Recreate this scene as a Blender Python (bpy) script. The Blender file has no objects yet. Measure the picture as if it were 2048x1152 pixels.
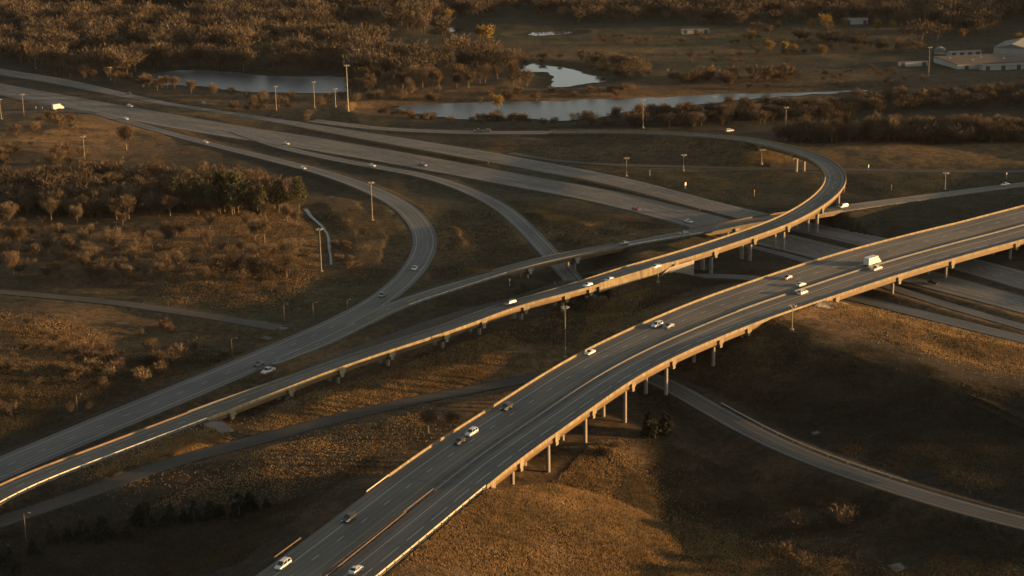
import bpy, bmesh, math, random
import numpy as np
from mathutils import Matrix, Vector
random.seed(7); rng = np.random.default_rng(11)
S = bpy.context.scene; COL = S.collection

# ------------------------------------------------------------------ camera model
CAMH, F, PITCH, ROLL = 185.0, 3500.0, math.radians(15.6), -0.018
cp, sp = math.cos(PITCH), math.sin(PITCH)
FWD = np.array([0, cp, -sp]); R0 = np.array([1., 0, 0]); U0 = np.array([0, sp, cp])
RT = R0*math.cos(ROLL)+U0*math.sin(ROLL); UP = -R0*math.sin(ROLL)+U0*math.cos(ROLL)
CAM = np.array([0, 0, CAMH])

def P(px, py, z=0.0):
    """photo pixel (2048 x 1152) -> world point at height z"""
    d = FWD*F+RT*(px-1024.0)+UP*(576.0-py)
    return CAM+d*((z-CAMH)/d[2])

def proj(p):
    v = np.asarray(p, float)-CAM
    w = v@FWD
    return 1024+F*(v@RT)/w, 576-F*(v@UP)/w

cd = bpy.data.cameras.new('camera'); cam = bpy.data.objects.new('camera', cd); COL.objects.link(cam)
cd.sensor_width = 36; cd.lens = F*36/2048; cd.clip_start = 1; cd.clip_end = 30000
cd.dof.use_dof = True; cd.dof.focus_distance = 540; cd.dof.aperture_fstop = .18
cam.matrix_world = Matrix(((RT[0], UP[0], -FWD[0], 0), (RT[1], UP[1], -FWD[1], 0), (RT[2], UP[2], -FWD[2], CAMH), (0, 0, 0, 1)))
S.camera = cam

# ------------------------------------------------------------------ light
SUN_EL, SUN_AZ = math.radians(4.2), math.radians(-3.0)      # azimuth from +X towards +Y
sdir = Vector((math.cos(SUN_EL)*math.cos(SUN_AZ), math.cos(SUN_EL)*math.sin(SUN_AZ), math.sin(SUN_EL)))
w = bpy.data.worlds.new('World'); S.world = w; w.use_nodes = True
nt = w.node_tree; bg = nt.nodes['Background']
sky = nt.nodes.new('ShaderNodeTexSky'); sky.sky_type = 'NISHITA'; sky.sun_disc = False
sky.sun_elevation = SUN_EL; sky.sun_rotation = math.pi/2-SUN_AZ
sky.altitude = 200; sky.air_density = 1.0; sky.dust_density = 2.0; sky.ozone_density = 1.0
hs = nt.nodes.new('ShaderNodeHueSaturation'); hs.inputs['Saturation'].default_value = .26
nt.links.new(sky.outputs[0], hs.inputs['Color']); tn = nt.nodes.new('ShaderNodeMix'); tn.data_type = 'RGBA'; tn.blend_type = 'MULTIPLY'; tn.inputs['Factor'].default_value = 1; nt.links.new(hs.outputs[0], tn.inputs[6]); tn.inputs[7].default_value = (.97, 1, .95, 1); nt.links.new(tn.outputs[2], bg.inputs[0]); bg.inputs[1].default_value = 0.105
ld = bpy.data.lights.new('sun', 'SUN'); sun = bpy.data.objects.new('sun', ld); COL.objects.link(sun)
ld.energy = 5.0; ld.angle = math.radians(0.5); ld.color = (1.0, 0.55, 0.19)
sun.rotation_euler = sdir.to_track_quat('Z', 'Y').to_euler(); sun.location = (600, 300, 300)
S.view_settings.view_transform = 'Standard'; S.view_settings.look = 'None'
S.view_settings.exposure = 1.6; S.view_settings.gamma = 1.0
S.cycles.max_bounces = 5; S.cycles.diffuse_bounces = 2; S.cycles.glossy_bounces = 2
S.cycles.use_denoising = True

# ------------------------------------------------------------------ materials
def mat(name, col, rough=0.85, metal=0.0, spec=0.3):
    m = bpy.data.materials.new(name); m.use_nodes = True
    b = m.node_tree.nodes['Principled BSDF']
    b.inputs['Base Color'].default_value = (*col, 1); b.inputs['Roughness'].default_value = rough
    b.inputs['Metallic'].default_value = metal; b.inputs['Specular IOR Level'].default_value = spec
    return m

class NT:
    def __init__(s, m): s.t = m.node_tree; s.b = s.t.nodes['Principled BSDF']
    def n(s, typ, **k):
        o = s.t.nodes.new(typ)
        for a, v in k.items(): setattr(o, a, v)
        return o
    def l(s, a, b): s.t.links.new(a, b)
    def noise(s, vec, scale, detail=4, rough=0.55, dist=0.0):
        o = s.n('ShaderNodeTexNoise'); o.inputs['Scale'].default_value = scale
        o.inputs['Detail'].default_value = detail; o.inputs['Roughness'].default_value = rough
        o.inputs['Distortion'].default_value = dist
        if vec is not None: s.l(vec, o.inputs['Vector'])
        return o.outputs['Fac']
    def ramp(s, fac, a, b, ca=(0, 0, 0), cb=(1, 1, 1)):
        o = s.n('ShaderNodeValToRGB'); s.l(fac, o.inputs['Fac'])
        o.color_ramp.elements[0].position = a; o.color_ramp.elements[1].position = b
        o.color_ramp.elements[0].color = (*ca, 1); o.color_ramp.elements[1].color = (*cb, 1)
        return o.outputs['Color']
    def mix(s, fac, a, b, typ='MIX'):
        o = s.n('ShaderNodeMix', data_type='RGBA', blend_type=typ)
        if isinstance(fac, (int, float)): o.inputs['Factor'].default_value = fac
        else: s.l(fac, o.inputs['Factor'])
        for v, i in ((a, 6), (b, 7)):
            if isinstance(v, tuple): o.inputs[i].default_value = (*v, 1)
            else: s.l(v, o.inputs[i])
        return o.outputs[2]
    def mapping(s, vec, scale):
        o = s.n('ShaderNodeMapping'); o.inputs['Scale'].default_value = scale; s.l(vec, o.inputs['Vector']); return o.outputs[0]
    def bump(s, h, strength, dist):
        o = s.n('ShaderNodeBump'); o.inputs['Strength'].default_value = strength; o.inputs['Distance'].default_value = dist
        s.l(h, o.inputs['Height']); s.l(o.outputs[0], s.b.inputs['Normal'])

def varied(name, c1, c2, scale, rough=0.85, metal=0.0, bump=0.0, bscale=None, spec=0.3):
    m = mat(name, c1, rough, metal, spec); k = NT(m)
    pos = k.n('ShaderNodeTexCoord').outputs['Object']
    f = k.noise(pos, scale, 5)
    k.l(k.mix(k.ramp(f, .3, .7), c1, c2), k.b.inputs['Base Color'])
    if bump: k.bump(k.noise(pos, bscale or scale*4, 3), bump, .2)
    return m

def road_mat(name, c1, c2, tint, wear=0.5):
    m = mat(name, c1, .82, 0, .25); k = NT(m)
    uv = k.n('ShaderNodeUVMap').outputs[0]
    pos = k.n('ShaderNodeNewGeometry').outputs['Position']
    streak = k.noise(k.mapping(uv, (.9, .012, 1)), 1.0, 5, .6)
    patch = k.noise(k.mapping(uv, (.12, .03, 1)), 1.0, 3, .5)
    fine = k.noise(pos, 1.3, 4, .7)
    c = k.mix(k.ramp(streak, .38, .62), c1, c2)
    c = k.mix(k.ramp(patch, .42, .6), c, tint)
    br = k.n('ShaderNodeTexBrick'); k.l(k.mapping(uv, (.27, .022, 1)), br.inputs['Vector']); br.inputs['Color1'].default_value = (1, 1, 1, 1); br.inputs['Color2'].default_value = (.72, .72, .71, 1); br.inputs['Mortar'].default_value = (.55, .55, .55, 1); br.inputs['Scale'].default_value = 1; br.inputs['Mortar Size'].default_value = .006; br.inputs['Brick Width'].default_value = 1.0; br.inputs['Row Height'].default_value = .6; br.offset = .37
    c = k.mix(.75, c, br.outputs['Color'], 'MULTIPLY')
    c = k.mix(k.ramp(fine, .2, .8), k.mix(.75, c, (0.01, 0.01, 0.01), 'MULTIPLY') if False else c, k.mix(.5, c, c2))
    # oil-dark wheel lanes, one per lane
    sx = k.n('ShaderNodeSeparateXYZ'); k.l(uv, sx.inputs[0])
    wv = k.n('ShaderNodeMath', operation='MULTIPLY'); k.l(sx.outputs[0], wv.inputs[0]); wv.inputs[1].default_value = 2*math.pi/1.85
    sn = k.n('ShaderNodeMath', operation='SINE'); k.l(wv.outputs[0], sn.inputs[0])
    mr = k.n('ShaderNodeMapRange'); k.l(sn.outputs[0], mr.inputs[0]); mr.inputs[1].default_value = .1; mr.inputs[2].default_value = 1; mr.inputs[3].default_value = 0; mr.inputs[4].default_value = wear
    c = k.mix(mr.outputs[0], c, (c1[0]*.55, c1[1]*.55, c1[2]*.55))
    k.l(c, k.b.inputs['Base Color'])
    return m

M = {}
M['deck'] = road_mat('deck_asphalt', (.1, .093, .083), (.145, .132, .112), (.077, .073, .067))
M['hwy'] = road_mat('highway_concrete', (.074, .072, .068), (.178, .16, .138), (.066, .065, .062))  # pale warm streaks over dark stand in for bands of sun and shade
M['ramp'] = road_mat('ramp_pavement', (.09, .09, .087), (.135, .132, .126), (.072, .072, .07))
M['old'] = road_mat('frontage_asphalt', (.036, .034, .03), (.055, .05, .041), (.03, .027, .023), .15)
M['low'] = road_mat('lower_road_asphalt', (.062, .06, .055), (.095, .09, .08), (.05, .048, .044))
M['gravel'] = road_mat('gravel_track', (.05, .046, .038), (.075, .067, .054), (.042, .038, .031), .1)
M['white'] = mat('line_white', (.34, .34, .33)); M['yellow'] = mat('line_yellow', (.27, .2, .07))
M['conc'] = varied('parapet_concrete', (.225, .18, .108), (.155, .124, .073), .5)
k = NT(M['conc']); _b = k.b.inputs['Base Color'].links[0].from_socket
k.l(k.mix(k.ramp(k.noise(k.mapping(k.n('ShaderNodeTexCoord').outputs['Object'], (1, 1, .08)), .9, 4, .7), .4, .62), k.mix(1.0, _b, (.62, .6, .58), 'MULTIPLY'), _b), k.b.inputs['Base Color'])
M['shade_conc'] = varied('shade_toned_concrete', (.11, .103, .087), (.08, .075, .063), .5)  # darker concrete with shade put into its colour, for dim parapets and medians
M['pier'] = varied('pier_concrete', (.22, .195, .16), (.16, .142, .117), .4)
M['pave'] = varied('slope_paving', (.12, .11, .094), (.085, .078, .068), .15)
M['girder'] = varied('brown_girder_steel', (.098, .055, .013), (.066, .037, .01), .25, .6)
M['galv'] = varied('galvanised_steel', (.42, .38, .31), (.32, .29, .24), 1.5, .55, .3)
M['mast'] = varied('mast_steel', (.22, .195, .15), (.17, .15, .115), 1.0, .5, .25)
M['wood'] = mat('post_wood', (.12, .085, .055))
M['rail'] = varied('pale_rail_steel', (.38, .31, .21), (.26, .21, .14), .25, .5)
M['rust'] = varied('weathered_rail', (.15, .105, .066), (.1, .07, .045), .6)
M['bark'] = varied('bark', (.085, .067, .049), (.135, .106, .075), .6)
def leafmat(name, c1, c2, scale):
    m = mat(name, c1, .9, 0, .1); k = NT(m)
    oi = k.n('ShaderNodeObjectInfo').outputs['Random']
    pos = k.n('ShaderNodeNewGeometry').outputs['Position']
    f = k.noise(pos, scale, 3)
    c = k.mix(k.ramp(f, .35, .65), c1, c2)
    h = k.n('ShaderNodeHueSaturation'); k.l(c, h.inputs['Color'])
    mr = k.n('ShaderNodeMapRange'); k.l(oi, mr.inputs[0]); mr.inputs[3].default_value = .7; mr.inputs[4].default_value = 1.3
    k.l(mr.outputs[0], h.inputs['Value']); k.l(h.outputs[0], k.b.inputs['Base Color'])
    return m
M['twig'] = leafmat('bare_twigs', (.07, .054, .037), (.118, .087, .055), .12)
M['twig2'] = leafmat('russet_twigs', (.06, .043, .028), (.1, .07, .043), .12)
M['gold'] = leafmat('yellow_leaves', (.2, .135, .04), (.15, .095, .034), .2)
M['cedar'] = leafmat('cedar_needles', (.014, .017, .01), (.024, .026, .014), .3)
M['pine'] = leafmat('pine_needles', (.032, .034, .017), (.055, .052, .025), .3)
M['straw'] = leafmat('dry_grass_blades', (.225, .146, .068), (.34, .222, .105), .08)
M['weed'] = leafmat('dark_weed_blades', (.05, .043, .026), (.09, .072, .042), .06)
for m_ in (M['straw'], M['weed']):        # thin dry blades let light through
    k = NT(m_); t_ = k.n('ShaderNodeBsdfTranslucent'); x_ = k.n('ShaderNodeMixShader'); x_.inputs[0].default_value = .45
    k.l(k.b.inputs['Base Color'].links[0].from_socket, t_.inputs['Color']); k.l(k.b.outputs[0], x_.inputs[1]); k.l(t_.outputs[0], x_.inputs[2])
    k.l(x_.outputs[0], [q for q in k.t.nodes if q.bl_idname == 'ShaderNodeOutputMaterial'][0].inputs['Surface'])

# ------------------------------------------------------------------ object helpers
def tag(o, label=None, cat=None, group=None, kind=None):
    if label: o['label'] = label
    if cat: o['category'] = cat
    if group: o['group'] = group
    if kind: o['kind'] = kind
    return o
def link(o, parent=None):
    COL.objects.link(o)
    if parent is not None: o.parent = parent
    return o
def empty(name, loc=(0, 0, 0), rz=0.0):
    o = bpy.data.objects.new(name, None); link(o); o.location = loc; o.rotation_euler = (0, 0, rz); o.empty_display_size = 1
    return o
def mesh_np(name, V, faces, m, parent=None, uv=None, smooth=False):
    me = bpy.data.meshes.new(name)
    me.from_pydata([tuple(v) for v in V], [], faces); me.materials.append(m)
    if uv is not None:
        lay = me.uv_layers.new(name='UVMap')
        idx = np.empty(len(me.loops), np.int32); me.loops.foreach_get('vertex_index', idx)
        lay.data.foreach_set('uv', np.asarray(uv, np.float32)[idx].ravel())
    if smooth: me.polygons.foreach_set('use_smooth', [True]*len(me.polygons))
    o = bpy.data.objects.new(name, me); return link(o, parent)
def tris_np(name, V, Fi, m, k=3):
    """fast mesh from (n,3) verts and (m,k) faces"""
    me = bpy.data.meshes.new(name); V = np.asarray(V, np.float32); Fi = np.asarray(Fi, np.int32)
    me.vertices.add(len(V)); me.vertices.foreach_set('co', V.ravel())
    me.loops.add(Fi.size); me.loops.foreach_set('vertex_index', Fi.ravel())
    me.polygons.add(len(Fi)); me.polygons.foreach_set('loop_start', np.arange(0, Fi.size, k, dtype=np.int32))
    me.update(calc_edges=True); me.materials.append(m)
    return me

class MB:
    """collects boxes, prisms and tubes into one mesh"""
    def __init__(s): s.v = []; s.f = []
    def add(s, V, Fc):
        b = len(s.v); s.v += [tuple(v) for v in V]; s.f += [tuple(b+i for i in f) for f in Fc]; return s
    def hexa(s, a, b):     # two quads (lists of 4), bottom and top
        return s.add(list(a)+list(b), [(3, 2, 1, 0), (4, 5, 6, 7), (0, 1, 5, 4), (1, 2, 6, 5), (2, 3, 7, 6), (3, 0, 4, 7)])
    def box(s, c, d, rz=0.0):
        ca, sa = math.cos(rz), math.sin(rz); q = []
        for z in (-.5, .5):
            q.append([(c[0]+(x*d[0])*ca-(y*d[1])*sa, c[1]+(x*d[0])*sa+(y*d[1])*ca, c[2]+z*d[2]) for x, y in ((-.5, -.5), (.5, -.5), (.5, .5), (-.5, .5))])
        return s.hexa(q[0], q[1])
    def tube(s, p, q, r0, r1, n=8):
        p = Vector(p); q = Vector(q); d = (q-p).normalized()
        a = d.orthogonal().normalized(); b = d.cross(a)
        V = [tuple(p+(a*math.cos(t)+b*math.sin(t))*r0) for t in [2*math.pi*i/n for i in range(n)]]
        V += [tuple(q+(a*math.cos(t)+b*math.sin(t))*r1) for t in [2*math.pi*i/n for i in range(n)]]
        Fc = [(i, (i+1) % n, n+(i+1) % n, n+i) for i in range(n)]+[tuple(reversed(range(n))), tuple(range(n, 2*n))]
        return s.add(V, Fc)
    def loft(s, secs):
        n = len(secs[0]); V = [v for sc in secs for v in sc]; Fc = []
        for k in range(len(secs)-1):
            for i in range(n):
                Fc.append((k*n+i, k*n+(i+1) % n, (k+1)*n+(i+1) % n, (k+1)*n+i))
        Fc += [tuple(reversed(range(n))), tuple(range((len(secs)-1)*n, len(secs)*n))]
        return s.add(V, Fc)
    def mesh(s, name, m):
        me = bpy.data.meshes.new(name); me.from_pydata(s.v, [], s.f); me.materials.append(m)
        bm = bmesh.new(); bm.from_mesh(me); bmesh.ops.recalc_face_normals(bm, faces=bm.faces); bm.to_mesh(me); bm.free()
        return me
    def build(s, name, m, parent=None): return link(bpy.data.objects.new(name, s.mesh(name, m)), parent)
def inst(name, me, parent=None, loc=None):
    o = bpy.data.objects.new(name, me); link(o, parent)
    if loc is not None: o.location = loc
    return o

# ------------------------------------------------------------------ splines and roads
def catmull(pts, step=2.0):
    p = np.asarray(pts, float); n = len(p); out = []
    for i in range(n-1):
        p0 = p[i-1] if i > 0 else 2*p[0]-p[1]; p1, p2 = p[i], p[i+1]; p3 = p[i+2] if i+2 < n else 2*p[-1]-p[-2]
        d = [max(1e-6, np.linalg.norm((b-a)[:2]))**.5 for a, b in ((p0, p1), (p1, p2), (p2, p3))]
        t0 = 0; t1 = d[0]; t2 = t1+d[1]; t3 = t2+d[2]
        k = max(2, int(np.linalg.norm(p2-p1)/step)+1)
        t = np.linspace(t1, t2, k, endpoint=False)[:, None]
        A1 = (t1-t)/(t1-t0)*p0+(t-t0)/(t1-t0)*p1; A2 = (t2-t)/(t2-t1)*p1+(t-t1)/(t2-t1)*p2; A3 = (t3-t)/(t3-t2)*p2+(t-t2)/(t3-t2)*p3
        B1 = (t2-t)/(t2-t0)*A1+(t-t0)/(t2-t0)*A2; B2 = (t3-t)/(t3-t1)*A2+(t-t1)/(t3-t1)*A3
        out.append((t2-t)/(t2-t1)*B1+(t-t1)/(t2-t1)*B2)
    out.append(p[-1:]); return np.vstack(out)
def resample(q, step):
    s = np.concatenate([[0], np.cumsum(np.linalg.norm(np.diff(q[:, :2], axis=0), axis=1))])
    t = np.arange(0, s[-1], step)
    return np.stack([np.interp(t, s, q[:, j]) for j in range(q.shape[1])], 1)
def smooth(a, k):
    if k < 2: return a
    pad = np.concatenate([2*a[0]-a[k:0:-1], a, 2*a[-1]-a[-2:-k-2:-1]]) if a.ndim == 1 else np.concatenate([2*a[:1]-a[k:0:-1], a, 2*a[-1:]-a[-2:-k-2:-1]])
    ker = np.hanning(2*k+3)[1:-1]; ker /= ker.sum()
    if a.ndim == 1: return np.convolve(pad, ker, 'valid')
    return np.stack([np.convolve(pad[:, j], ker, 'valid') for j in range(a.shape[1])], 1)

STEP = 2.0
class Road:
    def __init__(s, name, ctr=None, U=None, L=None, width=8.0, zf=None, k=8, kw=25, ext=(0, 0), tilt=None):
        s.name = name
        zf = zf or (lambda x: 0.0)
        if ctr is not None:
            w = np.array([list(P(c[0], c[1], c[2] if len(c) > 2 else zf(c[0])))+[c[3]*.5 if len(c) > 3 else width*.5] for c in ctr])
            q = resample(catmull(w, 3.0), STEP)
        else:
            u = resample(catmull([P(x, y, zf(x)) for x, y in U], 3.0), STEP); l = resample(catmull([P(x, y, zf(x)) for x, y in L], 3.0), .5)
            d2 = ((u[:, None, :2]-l[None, :, :2])**2).sum(2); j = d2.argmin(1)
            ok = (j > 0) & (j < len(l)-1)
            u, j = u[ok], j[ok]
            mid = (u+l[j])/2; hw = np.sqrt(((u-l[j])[:, :2]**2).sum(1))/2
            q = np.column_stack([mid, smooth(hw, min(kw, len(hw)//2-2))])
        q[:, :3] = smooth(q[:, :3], min(k, len(q)//2-2)); q = resample(q, STEP)
        for end, e in ((0, ext[0]), (1, ext[1])):
            if e:
                n = int(e/STEP); a, b = (q[0], q[4]) if end == 0 else (q[-1], q[-5])
                d = (a-b); d[2:] = 0; d /= np.linalg.norm(d[:2])
                e_ = np.array([a+d*STEP*(i+1) for i in range(n)])
                q = np.vstack([e_[::-1], q]) if end == 0 else np.vstack([q, e_])
        s.c = q[:, :3]; s.hw = q[:, 3]
        t = np.gradient(s.c[:, :2], axis=0); t /= np.linalg.norm(t, axis=1)[:, None]
        s.t = t; s.n = np.column_stack([t[:, 1], -t[:, 0]])          # n: right-hand side
        s.s = np.arange(len(q))*STEP; s.flag = np.ones(len(q), bool)  # flag: carried by the ground
        s.tilt = np.zeros(len(q))
        if tilt: s.tilt = smooth(np.array([tilt(proj(c)[0]) for c in s.c]), 20)
    def pt(s, i, off, dz=0.0):
        c = s.c[i]; n = s.n[i]; return (c[0]+n[0]*off, c[1]+n[1]*off, c[2]+dz+off*s.tilt[i])
    def near(s, p):
        d = ((s.c[:, :2]-np.asarray(p)[:2])**2).sum(1); i = int(d.argmin())
        return i, float((np.asarray(p)[:2]-s.c[i, :2])@s.n[i])
    def hit(s, px, py):
        z = 0.0
        for _ in range(12):
            p = P(px, py, z); i, o = s.near(p); z = s.c[i, 2]+o*s.tilt[i]
        return p, i, o
    def idx(s, px, py, z=None):
        return s.hit(px, py)[1] if z is None else s.near(P(px, py, z))[0]
    def ribbon(s, name, o0, o1, m, dz=0.0, i0=0, i1=None, parent=None):
        """sheet between offsets (callables or numbers)"""
        i1 = len(s.c) if i1 is None else i1; I = np.arange(i0, i1)
        f = lambda o, i: o(i) if callable(o) else o
        nx = 5; V = []; uv = []; Fc = []
        for k, i in enumerate(I):
            a, b = f(o0, i), f(o1, i)
            for j in range(nx):
                o = a+(b-a)*j/(nx-1); V.append(s.pt(i, o, dz)); uv.append((o, s.s[i]))
            if k:
                for j in range(nx-1):
                    x = (k-1)*nx+j; Fc.append((x, x+1, x+nx+1, x+nx))
        return V, Fc, uv
    def sweep(s, prof, i0, i1, off=0.0):
        """closed profile [(across, up)] swept from i0 to i1; off number or callable"""
        secs = []
        for i in range(i0, i1+1):
            o = off(i) if callable(off) else off
            secs.append([s.pt(i, o+a, u) for a, u in prof])
        return secs

def interp(tab): return lambda x: float(np.interp(x, [t[0] for t in tab], [t[1] for t in tab]))
zA = interp([(480, 9.5), (900, 10.6), (1200, 11.4), (1400, 11.2), (1620, 10.0), (1850, 8.8), (2048, 8.2)])
A = Road('A', U=[(500, 1156), (560, 1112), (640, 1053), (730, 985), (860, 890), (960, 828), (1130, 722), (1300, 645), (1500, 566), (1700, 504), (1900, 454), (2052, 423)],
         L=[(755, 1160), (850, 1082), (1000, 957), (1062, 910), (1160, 839), (1290, 750), (1390, 696), (1530, 638), (1650, 600), (1800, 549), (1900, 519), (2052, 476)],
         zf=zA, k=14, kw=80, ext=(200, 360), tilt=interp([(0, .055), (1150, .05), (1420, -.03), (1650, -.06), (2100, -.06)]))
zB = [(0, 2.6), (400, 3.4), (565, 4.6), (780, 6.2), (920, 7.6), (1000, 8.2), (1130, 8.8), (1206, 9.2), (1340, 9.8), (1495, 10.4), (1660, 12.2)]
zBf = interp(zB)
B = Road('B', ctr=[(-60, 1022, 2.4), (0, 988), (68, 957), (205, 905), (406, 829), (536, 781), (680, 728), (782, 694), (900, 656), (1010, 615), (1143, 579), (1260, 542), (1380, 507), (1470, 478), (1560, 446), (1620, 415), (1655, 388, 12.4),
                   (1672, 360, 12.2), (1663, 337, 11.8), (1630, 315, 11), (1570, 296, 9.8), (1500, 281, 8.2), (1400, 271, 5.6), (1300, 266, 3.6), (1200, 264, 1.8), (1080, 265, .9), (960, 265, .5), (850, 262, .3), (760, 257, .25), (690, 249, .2), (620, 240, .2)],
         zf=zBf, width=9.4, k=10, ext=(150, 0), tilt=lambda x: 0.0)
for i_ in range(len(B.c)):
    if B.t[i_][0] > 0 and B.c[i_, 1] < 900: B.tilt[i_] = np.interp(proj(B.c[i_])[0], [450, 620, 1080, 1250], [0, .1, .1, 0])
zC = interp([(0, 1.6), (500, 1.4), (700, 1.0), (870, .4), (1000, .3)])
C = Road('C', ctr=[(-80, 972, 1.6, 15), (0, 937, 1.6, 15), (205, 850, 1.6, 15), (342, 793, 1.5, 15), (480, 735, 1.4, 14.5), (600, 683, 1.2, 14.5), (690, 642, 1, 13.5), (762, 598, .8, 11), (812, 556, .6, 10.5), (842, 514, .5, 10.5), (850, 478, .4, 10.5), (835, 442, .4, 10.5), (795, 406, .3, 10.5),
                   (735, 376, .3, 10), (660, 349, .3, 9), (560, 322, .3, 8), (440, 293, .3, 7), (330, 264, .2, 7), (255, 243, .2, 7), (160, 217, .2, 7), (60, 196, .2, 7), (-40, 180, .2, 7)], k=10, ext=(150, 200))
C2 = Road('C2', ctr=[(545, 728, 1.36, 2), (640, 687, 1.1, 7), (720, 645, 1.0, 9), (790, 611, 1.6, 9.5), (880, 581, 3.4, 9.5), (980, 551, 5.2, 9.5), (1080, 523, 6.2, 9.5), (1180, 503, 6.5, 9.5), (1280, 483, 6.4, 9.5), (1370, 467, 6.4, 9.5), (1460, 450, 6.8, 10), (1560, 434, 7.2, 10), (1640, 423, 7.0, 10), (1700, 414, 6.2, 10), (1780, 403, 4.6, 9.5), (1880, 390, 2.8, 9), (1960, 379, 1.6, 8.5), (2060, 367, .8, 8), (2160, 353, .5, 8)], k=10, ext=(0, 300))
for i_ in range(len(C2.c)): C2.tilt[i_] = np.interp(proj(C2.c[i_])[0], [880, 1000, 1260, 1400], [0, .1, .1, 0])
D = Road('D', ctr=[(560, 768, 1.5, 4), (640, 730, 1.2, 5), (760, 683, .7, 6), (900, 634, .3, 6.5), (1020, 600, .2, 6.5), (1110, 573, .1, 6.5), (1160, 553, .1, 6)], k=8)
E = Road('E', ctr=[(470, 262, .2, 6.5), (560, 293, .2, 6.5), (660, 316, .2, 7), (745, 332, .2, 7), (850, 352, .2, 7.5), (940, 382, .2, 8), (1010, 420, .2, 8.5), (1055, 460, .2, 8.5), (1095, 502, .2, 8.5), (1130, 540, .1, 8.5), (1165, 580, .1, 8), (1210, 625, 0, 6)], k=8)
Fr = Road('F', ctr=[(-60, 1062, .4, 7.5), (0, 1041, .4, 7.5), (120, 1003, .3, 7.5), (240, 960, .2, 7.5), (350, 921, .1, 7.5), (479, 889, 0, 7.5), (590, 858, -.1, 7.5), (700, 830, -.3, 7), (800, 806, -.5, 7), (900, 787, -.7, 7), (1000, 768, -.9, 7), (1120, 745, -1, 7.5), (1230, 737, -1, 8), (1300, 752, -1, 8.5), (1400, 805, -.9, 8.5), (1500, 861, -.6, 8.5), (1600, 908, 0, 8.5), (1760, 965, .8, 8.5), (1900, 1008, 1.2, 8.5), (2048, 1047, 1.4, 8.5), (2150, 1070, 1.4, 8.5)], k=12, ext=(120, 200))
HU = Road('HU', U=[(-60, 122), (0, 137), (137, 157), (273, 193), (427, 219), (700, 260), (817, 277), (1008, 306), (1150, 336), (1246, 356), (1341, 380), (1437, 404), (1533, 427), (1666, 455), (1800, 482), (1941, 512), (2048, 541), (2140, 568)],
          L=[(-60, 136), (0, 150), (239, 191), (342, 212), (513, 237), (700, 273), (817, 296), (970, 325), (1087, 344), (1150, 354), (1246, 374), (1303, 389), (1389, 414), (1461, 433), (1600, 462), (1730, 494), (1880, 534), (2048, 580), (2150, 610)], k=14, kw=90, ext=(300, 300))
HL = Road('HL', U=[(-60, 152), (0, 166), (171, 197), (342, 228), (513, 256), (700, 286), (823, 307), (974, 337), (1087, 357), (1261, 388), (1303, 398), (1389, 420), (1461, 440), (1600, 472), (1730, 505), (1880, 545), (2048, 592), (2150, 622)],
          L=[(-60, 178), (0, 191), (137, 218), (239, 236), (410, 268), (560, 290), (676, 310), (745, 321), (839, 337), (925, 352), (1000, 368), (1150, 396), (1246, 418), (1341, 443), (1450, 474), (1600, 510), (1813, 566), (2048, 627), (2150, 655)], k=14, kw=90, ext=(300, 300))
X1 = Road('X1', ctr=[(1020, 306, .2, 5), (1120, 322, .2, 5), (1250, 330, .2, 6), (1450, 334, .2, 6), (1630, 338, .2, 6.5), (1800, 341, .2, 7), (2048, 343, .2, 7), (2200, 344, .2, 7)], k=6, ext=(0, 300))
X2 = Road('X2', ctr=[(1440, 478, .1, 4), (1560, 507, .1, 5), (1680, 542, .1, 6), (1813, 584, .2, 6), (1930, 620, .3, 6), (2048, 654, .3, 6), (2150, 684, .3, 6)], k=6, ext=(0, 300))
X3 = Road('X3', ctr=[(1360, 551, .2, 6), (1450, 552, .2, 6.5), (1560, 562, .1, 7), (1700, 593, .1, 8), (1860, 632, .2, 8), (2048, 678, .3, 8), (2150, 702, .3, 8)], k=6, ext=(0, 300))
J = Road('J', ctr=[(-60, 578, .3, 6), (0, 583, .3, 6), (100, 592, .3, 6), (220, 604, .3, 6), (330, 619, .3, 6), (430, 634, .4, 6), (500, 646, .5, 6.5), (572, 658, .7, 7)], k=5, ext=(200, 0))
K = Road('K', ctr=[(-80, 229, .5, 7), (0, 225, .5, 7), (90, 222, .5, 7), (150, 222, .4, 7), (200, 228, .3, 6)], k=4, ext=(200, 0))
ROADS = [HU, HL, X1, X2, X3, E, D, Fr, J, K, C, C2, B, A]

def span(r, p0, p1):
    i, j = r.idx(*p0), r.idx(*p1); return (min(i, j), max(i, j))
SPANS = {}
SPANS['A1'] = (A, *span(A, (920, 968), (1480, 625))); SPANS['A2'] = (A, span(A, (1585, 578), (1580, 580))[0], len(A.c)-130)
SPANS['B1'] = (B, *span(B, (395, 833), (1178, 567))); SPANS['B2'] = (B, *span(B, (1322, 524), (1515, 284)))
SPANS['C2a'] = (C2, *span(C2, (1000, 545), (1240, 491))); SPANS['C2b'] = (C2, *span(C2, (1395, 462), (1668, 419)))
for r, i, j in SPANS.values(): r.flag[i:j+1] = False

# ------------------------------------------------------------------ terrain
def hashn(ix, iy, seed):
    h = (ix*374761393+iy*668265263+seed*974711) & 0xffffffff
    h = ((h ^ (h >> 13))*1274126177) & 0xffffffff
    return ((h ^ (h >> 16)) & 0xffff)/65535.0
def vnoise(x, y, sc, seed):
    x = x/sc; y = y/sc; ix = np.floor(x).astype(np.int64); iy = np.floor(y).astype(np.int64); fx = x-ix; fy = y-iy
    fx = fx*fx*(3-2*fx); fy = fy*fy*(3-2*fy)
    return (hashn(ix, iy, seed)*(1-fx)+hashn(ix+1, iy, seed)*fx)*(1-fy)+(hashn(ix, iy+1, seed)*(1-fx)+hashn(ix+1, iy+1, seed)*fx)*fy
def sstep(a, b, x): t = np.clip((x-a)/(b-a), 0, 1); return t*t*(3-2*t)

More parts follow.
